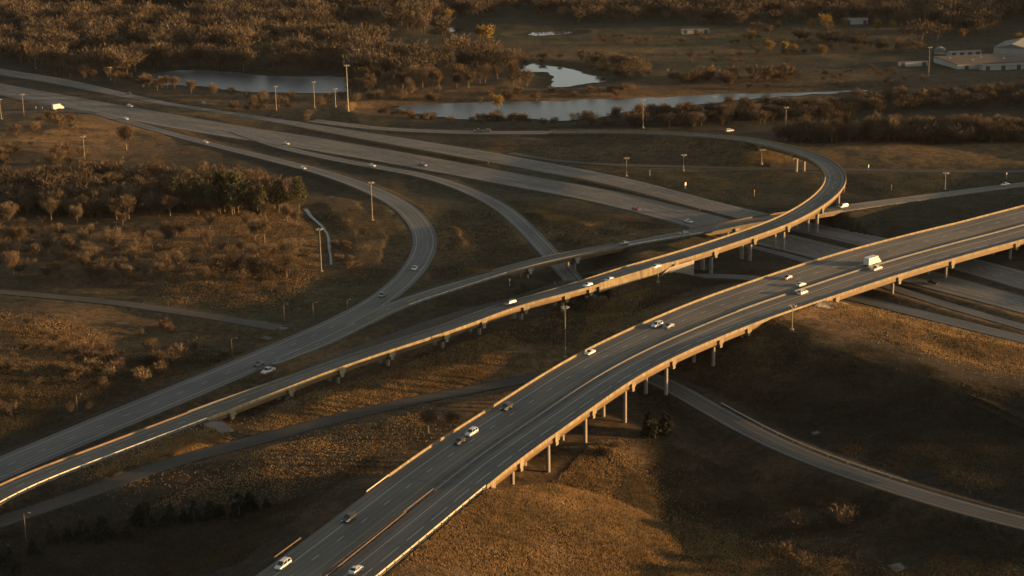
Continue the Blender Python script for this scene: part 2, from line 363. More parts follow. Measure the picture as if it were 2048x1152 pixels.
# mounds and hollows: photo position, radii in metres, height
MOUNDS = [(850, 725, 60, 22, 2.0), (960, 690, 26, 14, 1.6), (700, 800, 40, 16, 1.8), (560, 835, 30, 12, 1.2), (1225, 655, 34, 20, 4.6),
          (1240, 940, 36, 40, 1.6), (1180, 905, 14, 8, 2.6), (1500, 720, 30, 40, -2.0),
          (1400, 900, 50, 60, -3.2), (1500, 1040, 60, 40, -3.0), (1350, 1080, 30, 30, -1.0), (1420, 740, 60, 40, -2.0), (1780, 445, 50, 40, 2.4), (1900, 420, 60, 40, 1.8),
          (1120, 466, 18, 16, 4.2), (1050, 440, 9, 12, 2.6), (898, 472, 7, 14, 3.4), (912, 497, 9, 14, 3.2), (100, 720, 60, 60, 3.5), (60, 640, 40, 20, 2.0), (250, 700, 40, 60, -2.4), (390, 690, 24, 20, -1.8),
          (60, 280, 60, 60, 2.0), (140, 262, 30, 30, 2.2), (90, 330, 40, 30, 1.6), (520, 470, 70, 60, 1.2), (250, 560, 80, 20, .8), (560, 590, 50, 20, .8),
          (1350, 300, 40, 30, 1.2), (1480, 300, 60, 20, 1.0), (1030, 285, 30, 16, 1.8), (1000, 221, 36, 20, 2.4), (850, 232, 60, 22, 1.2), (700, 226, 55, 26, 4.5),
          (900, 190, 150, 40, 1.0), (1450, 170, 200, 50, 1.5), (1800, 225, 120, 30, 2.0), (1870, 310, 80, 30, 2.0), (400, 920, 30, 10, .8), (560, 925, 50, 12, 1.2), (760, 880, 40, 10, 1.0), (620, 960, 50, 14, .8), (850, 845, 20, 10, .8)]
MW = [(*P(m[0], m[1], 0)[:2], m[2], m[3], m[4]) for m in MOUNDS]

def poly(px, z): return np.array([P(x, y, z)[:2] for x, y in px])
WZ = -.6
POND = {
 'west_pond': [(265, 158), (330, 143), (420, 141), (500, 148), (560, 152), (620, 152), (692, 154), (700, 168), (690, 183), (610, 186), (540, 184), (470, 182), (420, 176), (370, 172), (310, 168)],
 'bright_pond': [(1035, 131), (1070, 128), (1110, 133), (1140, 139), (1180, 148), (1212, 159), (1190, 166), (1150, 171), (1098, 173), (1106, 162), (1104, 150), (1085, 145), (1045, 143)],
 'river': [(770, 216), (830, 210), (930, 206), (1060, 203), (1180, 199), (1290, 195), (1400, 191), (1500, 187), (1600, 185), (1700, 181), (1740, 180), (1740, 181), (1700, 185), (1600, 192), (1480, 200), (1380, 211), (1280, 222), (1200, 232), (1150, 240), (1105, 243), (1040, 236), (960, 238), (880, 234), (820, 224)],
 'meadow_pond': [(1045, 69), (1075, 65), (1110, 63), (1142, 65), (1125, 69), (1080, 71)],
 'woods_pond': [(862, 64), (890, 57), (918, 54), (925, 58), (905, 65), (880, 68)],
 'creek': [(606, 418), (622, 436), (640, 452), (652, 470), (657, 500), (662, 532), (663, 532), (663, 499), (657, 469), (645, 450), (627, 434), (612, 416)],
}
PW = {k: poly(v, WZ if k != 'creek' else -.3) for k, v in POND.items()}
def inpoly(x, y, pg):
    c = np.zeros(x.shape, bool); n = len(pg)
    for i in range(n):
        x0, y0 = pg[i]; x1, y1 = pg[(i+1) % n]
        k = ((y0 > y) != (y1 > y)); c ^= k & (x < (x1-x0)*(y-y0)/(y1-y0+1e-12)+x0)
    return c

SPUR = np.array([P(1500, 640, 9.4), P(1600, 668, 8.8), (P(1700, 705, 8.0)), P(1800, 738, 7.4), P(1900, 766, 6.6), P(2048, 790, 6.0), P(2300, 830, 6.0)])
def terrain(x, y):
    x = np.asarray(x, float); y = np.asarray(y, float); shp = x.shape; x = x.ravel(); y = y.ravel()
    z = (vnoise(x, y, 140, 1)-.5)*2.0+(vnoise(x, y, 47, 2)-.5)*1.2+(vnoise(x*.83+y*.56, y*.83-x*.56, 17, 3)-.5)*.9+(vnoise(x*.6-y*.8, y*.6+x*.8, 6.5, 4)-.5)*.34+(vnoise(x*.94+y*.34, y*.94-x*.34, 10.3, 14)-.5)*.3
    z += (vnoise(x, y, 500, 5)-.4)*6*sstep(1000, 1800, y)
    for mx, my, rx, ry, h in MW: z += h*np.exp(-((x-mx)/rx)**2-((y-my)/ry)**2)
    xe = .2926*np.sqrt(y*y+CAMH**2)
    z += np.interp(y, [300, 490, 530, 575, 590, 640, 675, 1000, 1300, 1700, 2500], [5, 6, 11, 10, 6, 7, 14, 15, 12, 10, 9])*sstep(xe+12, xe+75, x)*(.8+.4*vnoise(x, y, 60, 8))  # unseen rise beyond the right edge, shaped row by row to cast shade
    z += 4*sstep(2100, 3500, y)
    b = (x > 20) & (x < 330) & (y > 430) & (y < 760); I = np.nonzero(b)[0]
    if len(I):
        best = np.full(len(I), -99.0)
        for p0, p1 in zip(SPUR, SPUR[1:]):
            v = (p1-p0)[:2]; L = np.hypot(*v); v = v/L; ax = (x[I]-p0[0])*v[0]+(y[I]-p0[1])*v[1]; t = np.clip(ax/L, 0, 1)
            o = (x[I]-p0[0])*(-v[1])+(y[I]-p0[1])*v[0]; d = np.hypot(x[I]-p0[0]-t*L*v[0], y[I]-p0[1]-t*L*v[1])
            best = np.maximum(best, p0[2]+(p1[2]-p0[2])*t-np.where(o > 0, np.maximum(0, d-4)*.085, np.maximum(0, d-2)*.34))
        wob = (vnoise(x[I], y[I], 22, 41)-.5)*1.6+(vnoise(x[I], y[I], 8, 42)-.5)*.7
        z[I] = np.maximum(z[I], best+wob*sstep(-1, 2, best))
    for k, pg in PW.items():
        b = (x > pg[:, 0].min()-20) & (x < pg[:, 0].max()+20) & (y > pg[:, 1].min()-40) & (y < pg[:, 1].max()+40)
        if not b.any(): continue
        I = np.nonzero(b)[0]
        wz = WZ if k != 'creek' else -.3
        a = np.concatenate([pg, pg[:1]]); d = np.full(len(I), 1e9)
        for i in range(len(pg)):
            p0, p1 = a[i], a[i+1]; v = p1-p0; L2 = v@v+1e-9
            t = np.clip(((x[I]-p0[0])*v[0]+(y[I]-p0[1])*v[1])/L2, 0, 1)
            d = np.minimum(d, np.hypot(x[I]-p0[0]-t*v[0], y[I]-p0[1]-t*v[1]))
        ins = inpoly(x[I], y[I], pg); d[ins] *= -1
        m = 9.0 if k != 'creek' else 3.0
        z[I] = np.minimum(z[I], wz-.45+np.maximum(0, d-m)*.16)
        near = (d < 25) & (d > m); z[I] = np.where(near, np.maximum(z[I], wz-.45+np.minimum(1.2, (d-m)*.16)), z[I])
    cut = np.full(x.shape, 1e9)
    for r in ROADS:
        c = r.c; pad = 60
        b = (x > c[:, 0].min()-pad) & (x < c[:, 0].max()+pad) & (y > c[:, 1].min()-pad) & (y < c[:, 1].max()+pad)
        I = np.nonzero(b)[0]
        for ch in np.array_split(I, max(1, len(I)//6000)):
            if not len(ch): continue
            FI = np.nonzero(r.flag)[0]
            d2 = (x[ch, None]-c[None, FI, 0])**2+(y[ch, None]-c[None, FI, 1])**2
            jf = d2.argmin(1); j = FI[jf]; dd = np.sqrt(d2.min(1)); k = dd < 70
            ch, j, dd = ch[k], j[k], dd[k]
            if not len(ch): continue
            o = (x[ch]-c[j, 0])*r.n[j, 0]+(y[ch]-c[j, 1])*r.n[j, 1]
            inner = (j > 0) & (j < len(c)-1) & r.flag[np.maximum(j-1, 0)] & r.flag[np.minimum(j+1, len(c)-1)]
            al = (x[ch]-c[j, 0])*r.t[j, 0]+(y[ch]-c[j, 1])*r.t[j, 1]
            dl = np.where(inner, np.abs(o), np.maximum(np.abs(o), np.abs(al)+r.hw[j]-1.0))
            far_ = (j == 0) | (j == len(c)-1); dl = np.where(far_, dd, dl)
            dl = np.where(~inner, np.hypot(np.maximum(0, np.abs(o)-r.hw[j]), np.abs(al))+r.hw[j], dl); out = np.maximum(0, dl-r.hw[j]-1.2); zr = c[j, 2]-.12+np.clip(o, -r.hw[j], r.hw[j])*r.tilt[j]
            if r is B:                              # a retaining wall holds the near side between the two flyover spans
                zr = zr-2.5*((j > SPANS['B1'][2]) & (j < SPANS['B2'][1]) & (o > -r.hw[j]*.2))
            z[ch] = np.clip(z[ch], zr-out/3.1, zr+out/4.5)
            ins = dl < r.hw[j]+.2
            cut[ch[ins]] = np.minimum(cut[ch[ins]], zr[ins]-.28)
    z = np.minimum(z, cut)
    for key, (r, i, j) in SPANS.items():       # nothing pokes through a deck
        c = r.c[i+6:j-6]
        if len(c) < 4: continue
        b = (x > c[:, 0].min()-25) & (x < c[:, 0].max()+25) & (y > c[:, 1].min()-25) & (y < c[:, 1].max()+25)
        I = np.nonzero(b)[0]
        for ch in np.array_split(I, max(1, len(I)//6000)):
            if not len(ch): continue
            d2 = (x[ch, None]-c[None, :, 0])**2+(y[ch, None]-c[None, :, 1])**2
            jj = d2.argmin(1); k = np.sqrt(d2.min(1)) < r.hw[i+6:j-6][jj]+2
            edge = np.minimum(jj, len(c)-1-jj)*STEP
            lim = c[jj, 2]-2.1-np.minimum(3.2, edge*.45)
            z[ch] = np.where(k, np.minimum(z[ch], lim), z[ch])
    return z.reshape(shp)
def tz(x, y): return float(terrain(np.array([x]), np.array([y]))[0])
def ground_pts(pp):
    """photo pixels -> points on the terrain (vectorised)"""
    pp = np.asarray(pp, float); d = FWD*F+np.outer(pp[:, 0]-1024, RT)+np.outer(576-pp[:, 1], UP); z = np.zeros(len(pp))
    for _ in range(5):
        p = CAM+d*((z-CAMH)/d[:, 2])[:, None]; z = terrain(p[:, 0], p[:, 1])
    p[:, 2] = z; return p
def ground_pt(px, py): return ground_pts([(px, py)])[0]

rows = np.concatenate([np.linspace(30, 360, 14)[:-1], np.geomspace(360, 2300, 520), np.geomspace(2300, 14000, 24)[1:]])
ta = math.tan(math.radians(23.5))
cols = np.concatenate([-np.geomspace(4.0, ta, 22)[:-1], np.linspace(-ta, ta, 540), np.geomspace(ta, 4.0, 22)[1:]])
GX = np.outer(np.maximum(rows, 150), cols); GY = np.repeat(rows[:, None], len(cols), 1)
GZ = terrain(GX, GY)
V = np.stack([GX, GY, GZ], -1).reshape(-1, 3); nc = len(cols)
ii = (np.arange(len(rows)-1)[:, None]*nc+np.arange(nc-1)[None, :]).ravel()
gm = tris_np('ground', V, np.stack([ii, ii+1, ii+nc+1, ii+nc], 1), None, 4)
gm.materials.clear()
# ground tint: green meadow, dry grass brightened as sunlit patches, ground darkened as shade
def blob(lst):
    a = np.zeros(len(V))
    for px, py, rx, ry, v in lst:
        q = P(px, py, 0); a = np.maximum(a, v*np.exp(-((V[:, 0]-q[0])/rx)**2-((V[:, 1]-q[1])/ry)**2))
    return a
green = blob([(1350, 90, 150, 110, 1), (1200, 75, 120, 60, 1), (1450, 140, 160, 60, .6), (900, 420, 130, 100, .6), (1400, 360, 160, 60, .6), (600, 600, 60, 30, .7), (480, 690, 60, 40, .6), (250, 240, 120, 60, .4), (1230, 640, 80, 60, .2), (600, 880, 90, 30, .3), (1000, 400, 150, 100, .5), (1700, 110, 120, 50, .5), (1650, 140, 100, 60, .4)])
dry_sunlit = blob([(1150, 1000, 60, 60, 1), (1000, 1080, 50, 60, 1), (850, 730, 90, 30, .9), (1800, 680, 120, 50, .8), (100, 730, 60, 60, .9), (450, 480, 100, 80, .8), (80, 280, 90, 90, .9), (800, 215, 200, 40, .7), (1000, 190, 300, 40, .7), (1900, 310, 150, 40, .6), (1250, 85, 90, 30, .5), (1350, 105, 160, 40, .6), (1500, 68, 120, 30, .5), (1480, 165, 150, 40, .6), (1850, 190, 120, 30, .5), (1250, 192, 160, 16, 1), (700, 800, 70, 30, .8), (600, 930, 60, 14, .35), (350, 900, 40, 12, .8), (1230, 660, 50, 30, .7), (1140, 465, 40, 20, .9), (910, 485, 14, 30, .9), (1350, 300, 120, 40, .4)])
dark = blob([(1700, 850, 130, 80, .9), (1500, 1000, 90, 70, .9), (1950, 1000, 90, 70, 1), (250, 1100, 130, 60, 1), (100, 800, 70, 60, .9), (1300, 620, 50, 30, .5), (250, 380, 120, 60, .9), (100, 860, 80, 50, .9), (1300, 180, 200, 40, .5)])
ca = gm.color_attributes.new('ground_tint', 'FLOAT_COLOR', 'POINT')
ca.data.foreach_set('color', np.stack([green, dry_sunlit, dark, np.ones(len(V))], 1).astype(np.float32).ravel())
gmat = mat('field_grass', (.09, .075, .045), .95, 0, .1); k = NT(gmat)
pos = k.n('ShaderNodeNewGeometry').outputs['Position']
at = k.n('ShaderNodeAttribute', attribute_name='ground_tint'); sx = k.n('ShaderNodeSeparateColor'); k.l(at.outputs['Color'], sx.inputs[0])
n1 = k.noise(pos, .018, 6, .6, .6); n2 = k.noise(pos, .11, 6, .65, .4); n3 = k.noise(pos, .75, 5, .7); n4 = k.noise(k.mapping(pos, (.03, .22, 1)), 1, 4, .6, .8)
c = k.mix(k.ramp(n1, .36, .66), (.034, .033, .022), (.056, .049, .031))
c = k.mix(k.ramp(n2, .42, .68), c, (.07, .058, .036))
c = k.mix(k.ramp(n4, .47, .66), c, (.029, .029, .019))
gf = k.n('ShaderNodeMath', operation='MULTIPLY'); k.l(sx.outputs[0], gf.inputs[0]); k.l(k.ramp(n2, .25, .6), gf.inputs[1])
c = k.mix(gf.outputs[0], c, (.068, .07, .03))
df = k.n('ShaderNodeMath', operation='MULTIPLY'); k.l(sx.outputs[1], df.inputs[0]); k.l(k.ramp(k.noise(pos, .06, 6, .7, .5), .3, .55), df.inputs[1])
c = k.mix(df.outputs[0], c, (.28, .17, .078))  # dry straw, its colour brightened to read as sunlit patches
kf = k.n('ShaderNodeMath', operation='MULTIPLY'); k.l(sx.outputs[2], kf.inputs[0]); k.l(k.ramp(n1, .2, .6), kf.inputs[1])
c = k.mix(kf.outputs[0], c, (.024, .021, .016))  # shade painted into the ground colour at corners and dim fields
c = k.mix(k.ramp(k.noise(pos, .3, 6, .75, .7), .4, .6), k.mix(.75, c, (.3, .29, .27), 'MULTIPLY'), c)
c = k.mix(k.ramp(n3, .3, .75), k.mix(.6, c, (.3, .28, .25), 'MULTIPLY'), c)
k.l(c, k.b.inputs['Base Color'])
mx = k.n('ShaderNodeMath', operation='ADD'); k.l(k.noise(pos, .9, 6, .75), mx.inputs[0]); k.l(k.noise(pos, .25, 4, .6), mx.inputs[1])
k.bump(mx.outputs[0], .2, .75)
bn = [q for q in k.t.nodes if q.bl_idname == 'ShaderNodeBump'][0]
bs = k.n('ShaderNodeMath', operation='MULTIPLY_ADD'); k.l(sx.outputs[1], bs.inputs[0]); bs.inputs[1].default_value = .95; bs.inputs[2].default_value = .06; k.l(bs.outputs[0], bn.inputs['Strength'])
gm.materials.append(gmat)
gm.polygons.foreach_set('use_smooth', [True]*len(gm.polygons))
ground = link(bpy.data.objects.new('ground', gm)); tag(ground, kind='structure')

# ------------------------------------------------------------------ water
def water_mat(name, col, rough, bscale, bstr):
    m = mat(name, col, rough, 0, .5); k = NT(m); k.b.inputs['IOR'].default_value = 1.5 if bstr > .1 else 1.8
    pos = k.n('ShaderNodeNewGeometry').outputs['Position']
    if bstr: k.bump(k.noise(k.mapping(pos, (1, .5, 1)), bscale, 4, .6), bstr, .3)
    return m
wm_rip = water_mat('rippled_water', (.035, .045, .052), .3, .35, .22)
wm_cal = water_mat('calm_water', (.02, .026, .028), .03, .1, .03)
wm_mud = water_mat('muddy_water', (.03, .032, .03), .25, 1.0, .2); [n_ for n_ in wm_mud.node_tree.nodes if n_.bl_idname == 'ShaderNodeBsdfPrincipled'][0].inputs['IOR'].default_value = 1.25
for nm, pg in PW.items():
    pts = resample(catmull(np.column_stack([np.vstack([pg, pg[:1]]), np.zeros(len(pg)+1)]), 3), 4.0)
    jr = np.random.default_rng(3).normal(0, 1, (len(pts), 2)); jr = (jr+np.roll(jr, 1, 0)+np.roll(jr, 2, 0))*(.9 if nm != 'creek' else .05); pts[:, :2] += jr
    zz = WZ if nm != 'creek' else -.3
    me = bpy.data.meshes.new(nm); me.from_pydata([(p[0], p[1], zz) for p in pts], [], [tuple(range(len(pts)))])
    me.materials.append(wm_mud if nm == 'creek' else wm_cal if nm in ('bright_pond', 'meadow_pond', 'woods_pond') else wm_rip)
    bm = bmesh.new(); bm.from_mesh(me)
    for f in bm.faces:
        if f.normal.z < 0: f.normal_flip()
    bmesh.ops.triangulate(bm, faces=bm.faces); bm.to_mesh(me); bm.free()
    tag(link(bpy.data.objects.new(nm, me)), kind='structure')

# ------------------------------------------------------------------ road surfaces and markings
def surf(name, r, m, i0=0, i1=None, grow=0.0):
    V, Fc, uv = r.ribbon(name, lambda i: -r.hw[i]-grow, lambda i: r.hw[i]+grow, m, 0, i0, i1)
    nx = 5; n = len(V)//nx                                           # skirts so that no gap shows at the edge
    for side in (0, nx-1):
        b = len(V)
        for q in range(n):
            x, y, z = V[q*nx+side]; V.append((x, y, z-(.7 if r.flag[i0+q] else .2))); uv.append(uv[q*nx+side])
        for q in range(n-1): Fc.append((q*nx+side, (q+1)*nx+side, b+q+1, b+q))
    return tag(mesh_np(name, V, Fc, m, uv=uv), kind='structure')
surf('freeway', A, M['deck']); surf('flyover_ramp', B, M['deck']); surf('merging_road', C, M['ramp']); surf('crossing_road', C2, M['deck'])
gi = Fr.idx(1215, 738); surf('slip_road', D, M['old']); surf('exit_ramp', E, M['ramp']); surf('frontage_road', Fr, M['old'], 0, gi+1); surf('lower_road', Fr, M['low'], gi); surf('highway_far_carriageway', HU, M['hwy']); surf('highway_near_carriageway', HL, M['hwy'])
surf('far_access_road', X1, M['old']); surf('entry_ramp', X2, M['ramp']); surf('service_road', X3, M['ramp']); surf('gravel_track', J, M['gravel']); surf('side_road', K, M['old'])

class Lines:
    def __init__(s): s.v = []; s.f = []
    def strip(s, r, off, wd, i0=0, i1=None, dash=None, dz=.02):
        i1 = len(r.c)-1 if i1 is None else i1
        f = off if callable(off) else (lambda i: off)
        if dash is None: segs = [(float(i), float(min(i+8, i1))) for i in range(i0, i1, 8)]
        else:
            on, per = dash; segs = []; t = i0*STEP
            while t+on < i1*STEP: segs.append((t/STEP, (t+on)/STEP)); t += per
        for a, b in segs:
            k = max(1, int(round(b-a))); b0 = len(s.v)
            for q in range(k+1):
                u = a+(b-a)*q/k; i = int(min(u, len(r.c)-2)); fr = u-i; o = f(i)
                for sg in (-.5, .5):
                    p0 = np.array(r.pt(i, o+sg*wd, dz)); p1 = np.array(r.pt(i+1, f(i+1)+sg*wd, dz)); s.v.append(tuple(p0+(p1-p0)*fr))
            for q in range(k): x = b0+q*2; s.f.append((x, x+1, x+3, x+2))
    def build(s, name, m): return tag(mesh_np(name, s.v, s.f, m), kind='structure')
frac = lambda r, t: (lambda i: -r.hw[i]+2*r.hw[i]*t)
WL, YL = Lines(), Lines()
iA = 0
WL.strip(A, frac(A, .155), .2); WL.strip(A, frac(A, .29), .2, dash=(3.2, 12)); YL.strip(A, frac(A, .44), .2)
WL.strip(A, frac(A, .715), .22); WL.strip(A, frac(A, .865), .2, dash=(9, 13))
for r, a, b in ((B, .2, .86), (C, .17, .85), (C2, .18, .84), (E, .2, .82), (Fr, .12, .88)):
    i_ = Fr.idx(1300, 752) if r is Fr else 0
    WL.strip(r, frac(r, a), .15, i_); (YL if r in (Fr,) else WL).strip(r, frac(r, b), .15, i_)
WL.strip(B, frac(B, .52), .18, dash=(3, 12)); WL.strip(C, frac(C, .5), .18, 0, C.idx(700, 637), dash=(3, 12)); WL.strip(C2, frac(C2, .5), .16, dash=(3, 12))
for r in (HU, HL):
    for t in (.1, .9): (YL if (r is HU) == (t > .5) else WL).strip(r, frac(r, t), .2)
    for t in (.3, .5, .7): WL.strip(r, frac(r, t), .2, dash=(3, 12))
DL = Lines()
M['dark_strip'] = varied('dark_strip_asphalt', (.05, .05, .049), (.08, .079, .076), .3)
for o_ in (-1.25, 1.25): DL.strip(A, (lambda i, o_=o_: -A.hw[i]+2*A.hw[i]*.575+o_), 1.9, A.idx(880, 980), None, None, .008)  # darker strips on both sides of the median
for key, (r_, i_, j_) in SPANS.items():
    st_ = max(12, int((j_-i_)/max(2, round((j_-i_)*STEP/32))))
    for q_ in list(range(i_, j_+1, st_))+[j_]:
        p_ = min(q_, len(r_.c)-2); b_ = len(DL.v)
        for o_ in np.linspace(-1, 1, 9):
            for e_ in (0, 1): a_ = np.array(r_.pt(p_, o_*r_.hw[p_], .007)); c_ = np.array(r_.pt(p_+1, o_*r_.hw[p_+1], .007)); DL.v.append(tuple(a_+(c_-a_)*.22*e_))
        for e_ in range(8): x_ = b_+2*e_; DL.f.append((x_, x_+1, x_+3, x_+2))
DL.build('dark_shoulder_strip', M['dark_strip'])
WL.build('white_lane_marking', M['white']); YL.build('yellow_lane_marking', M['yellow'])

# ------------------------------------------------------------------ bridges
def sweep_part(name, r, prof, i0, i1, off, m, parent):
    mb = MB(); mb.loft(r.sweep(prof, i0, i1, off)); return mb.build(name, m, parent)
PARA = [(-.22, -.05), (.22, -.05), (.22, .35), (.17, .74), (-.08, .74), (-.14, .38)]
MEDI = [(-.32, -.02), (.32, -.02), (.16, .25), (.09, .6), (-.09, .6), (-.16, .25)]
def mirror(p): return [(-a, u) for a, u in reversed(p)]
def bridge(name, label, key, piers, ngird, gdepth, cols, median=False, capw=1.5, colr=.6, group='bridges of the interchange', near='conc', far='conc'):
    r, i0, i1 = SPANS[key]
    root = empty(name); tag(root, label, 'bridge', group)
    cm_ = M['conc'] if near == 'conc' else M['pier']
    # deck slab
    secs = []
    for i in range(i0, i1+1):
        h = r.hw[i]+.25; secs.append([r.pt(i, -h, -.02), r.pt(i, -h, -.32), r.pt(i, h, -.32), r.pt(i, h, -.02)])
    MB().loft(secs).build('deck', M[near], root)
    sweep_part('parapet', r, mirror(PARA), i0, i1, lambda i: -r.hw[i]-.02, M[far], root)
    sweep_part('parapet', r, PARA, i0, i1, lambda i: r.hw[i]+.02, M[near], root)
    for g in range(ngird):
        t = g/(ngird-1)
        sweep_part('girder', r, [(-.18, -.32), (-.18, -.32-gdepth+.12), (-.34, -.32-gdepth+.12), (-.34, -.32-gdepth), (.34, -.32-gdepth), (.34, -.32-gdepth+.12), (.18, -.32-gdepth+.12), (.18, -.32)],
                   i0, i1, lambda i, t=t: (-1+2*t)*(r.hw[i]-.75), M['girder'], root)
    if median:
        low = key == 'A1'
        sweep_part('median_barrier', r, MEDI if not low else [(-.3, -.02), (.3, -.02), (.22, .42), (-.22, .42)], i0, i1, lambda i: -r.hw[i]+2*r.hw[i]*.575, M['shade_conc'], root)
    zb = -.32-gdepth
    for (px, py, kind) in piers:
        i = r.idx(px, py) if not isinstance(px, str) else py
        i = max(i0+1, min(i1-1, i)); c = r.c[i]; h = r.hw[i]
        ang = math.atan2(r.n[i][1], r.n[i][0]); ti = r.tilt[i]
        mb = MB()
        q = []
        for u in (zb-1.25, zb-.02):
            hh = h+.12
            q.append([tuple(np.array(r.pt(i, o, u))+np.array([*(r.t[i]*a), 0])) for o, a in ((-hh, -capw/2), (hh, -capw/2), (hh, capw/2), (-hh, capw/2))])
        mb.hexa(*q)
        # end blocks closing the girder bay at the expansion joint
        for sg in (-1, 1):
            mb.hexa(*[[tuple(np.array(r.pt(i, o, u))+np.array([*(r.t[i]*a), 0])) for o, a in ((sg*(h-.55), -1.3), (sg*(h+.22), -1.3), (sg*(h+.22), 1.3), (sg*(h-.55), 1.3))] for u in (zb+.02, -.34)])
        pier = mb.build('pier', cm_, root)
        for o in cols:
            p = np.array(r.pt(i, o*h, zb-1.3)); g = tz(p[0], p[1])
            if p[2]-g < .3: continue
            cm = MB().tube((p[0], p[1], g-1.0), tuple(p), colr, colr, 14).build('column', M['pier'], pier)
    return root
bridge('viaduct', 'wide six lane concrete viaduct on round columns crossing the lower road in the foreground', 'A1',
       [(930, 960, ''), (985, 915, ''), (1060, 862, ''), (1140, 808, ''), (1220, 757, ''), (1300, 708, ''), (1385, 664, ''), (1440, 640, '')], 7, 1.75, (-.8, -.28, .28, .8), True)
bridge('viaduct', 'wide sunlit viaduct end with brown girders passing over the highway at the right edge', 'A2',
       [(1600, 573, ''), (1740, 533, ''), (1850, 505, ''), (1990, 470, '')], 7, 1.75, (-.8, -.28, .28, .8), True)
bridge('flyover', 'long low flyover span with one bright orange parapet descending to the left', 'B1',
       [(440, 815, ''), (560, 772, ''), (668, 733, ''), (770, 698, ''), (868, 664, ''), (950, 636, ''), (1030, 608, ''), (1110, 586, ''), (1165, 572, '')], 4, 1.5, (-.45, .45), False, 1.4, .7, far='shade_conc')
bridge('flyover', 'tall curved flyover bridge on paired columns bending round over the highway', 'B2',
       [(1335, 520, ''), (1410, 497, ''), (1490, 470, ''), (1560, 446, ''), (1625, 412, ''), (1668, 370, ''), (1655, 332, ''), (1600, 305, ''), (1535, 288, '')], 4, 1.6, (-.45, .45), False, 1.4, .8)
bridge('overpass', 'grey shaded overpass with two piers crossing above the curved exit ramp', 'C2a',
       [(1045, 533, ''), (1140, 511, '')], 4, 1.3, (-.5, .5), False, 1.3, .7, near='shade_conc', far='shade_conc')
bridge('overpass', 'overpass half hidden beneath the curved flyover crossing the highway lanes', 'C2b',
       [(1460, 450, ''), (1530, 439, ''), (1600, 428, '')], 4, 1.3, (-.5, .5), False, 1.3, .7, near='shade_conc', far='rust')

# sloped concrete paving under the bridge ends
M['pave_sunlit'] = varied('sunlit_tone_paving', (.25, .222, .19), (.19, .17, .145), .15)  # lighter copy of the slope paving, sunlight put into its colour
def paving(name, label, pts, thick=.15, mt='pave'):
    g = ground_pts(pts); n = 7
    me = MB()
    top = []
    for a in range(n+1):
        for b in range(n+1):
            u, v = a/n, b/n
            p = (1-u)*(1-v)*np.array(pts[0])+u*(1-v)*np.array(pts[1])+u*v*np.array(pts[2])+(1-u)*v*np.array(pts[3]); top.append(p)
    q = ground_pts(top); V = [(p[0], p[1], p[2]+thick) for p in q]+[(p[0], p[1], p[2]-.4) for p in q]; m = n+1; N = m*m; Fc = []
    for a in range(n):
        for b in range(n):
            i = a*m+b; Fc.append((i, i+1, i+m+1, i+m)); Fc.append((N+i, N+i+m, N+i+m+1, N+i+1))
    for a in range(n):
        for i, j in ((a, a+1), (n*m+a, n*m+a+1), (a*m, (a+1)*m), (a*m+n, (a+1)*m+n)): Fc.append((i, j, N+j, N+i))
    me.add(V, Fc); o = me.build(name, M[mt], None); tag(o, label, 'paving'); return o
paving('slope_paving', 'pale sunlit concrete slope under the right end of the wide viaduct', [(1640, 601), (1690, 606), (1722, 618), (1630, 613)], .15, 'pave_sunlit')
ia, ib = B.idx(1326, 524), B.idx(1366, 511); mb = MB()
tp = [np.array(B.pt(i_, B.hw[i_]+.4, -1.2)) for i_ in (ia, ib)]; bt = [ground_pt(1388, 551), ground_pt(1318, 558)]
mb.hexa([tuple(q-np.array([0, 0, .5])) for q in (tp[0], tp[1], bt[0], bt[1])], [tuple(q+np.array([0, 0, .1])) for q in (tp[0], tp[1], bt[0], bt[1])])
tag(mb.build('slope_paving', M['pave_sunlit']), 'light concrete slope below the flyover beside its tall lamp mast', 'paving')
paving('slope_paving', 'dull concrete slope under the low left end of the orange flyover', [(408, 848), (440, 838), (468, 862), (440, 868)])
paving('concrete_apron', 'broken grey concrete apron at the end of the gravel track', [(484, 639), (530, 645), (578, 657), (560, 661)], .12)
paving('concrete_slab', 'small bare concrete slab on grass beside the merging road', [(520, 675), (532, 671), (548, 672), (540, 676)], .12)

paving('concrete_slab', 'small white inlet slab beside the shaded lower road at right', [(1622, 865), (1634, 862), (1640, 867), (1627, 870)], .15)
paving('concrete_slab', 'pale slab lying in the dark field near the bottom right corner', [(1775, 1132), (1800, 1126), (1812, 1137), (1792, 1144)], .15)
# barriers and guardrails along the embankments
def barrier(name, label, r, i0, i1, off, prof=MEDI, m='conc', cat='barrier', group=None):
    mb = MB(); mb.loft(r.sweep(prof, i0, i1, off)); o = mb.build(name, M[m]); tag(o, label, cat, group); return o
def guardrail(label, r, i0, i1, off, sp=2, m='galv', face=1, group='guardrails beside the roads', tall=1.0):
    root = empty('guardrail', tuple(r.pt(i0, off(i0)))); tag(root, label, 'guardrail', group)
    base = np.array(root.location)
    w = [(0, .42), (.07, .47), (.07, .55), (.0, .6), (.07, .65), (.07, .74), (0, .79), (-.03, .79), (.03, .71), (-.03, .6), (.03, .5), (-.03, .42)]
    mb = MB(); mb.loft([[tuple(np.array(v)-base) for v in sec] for sec in r.sweep([(a*face, .6+(u-.6)*tall*1.15) for a, u in w], i0, i1, off)]); mb.build('rail', M[m], root)
    pm = MB().box((0, 0, .05), (.16, .2, 1.3)).mesh('post', M['wood'])
    for i in range(i0, i1+1, sp):
        p = np.array(r.pt(i, off(i)-.16*face))-base; o = inst('post', pm, root, tuple(p)); o.rotation_euler.z = math.atan2(r.t[i][1], r.t[i][0])
    return root
a1, a2 = SPANS['A1'][1], SPANS['A1'][2]; b0 = SPANS['A2'][1]
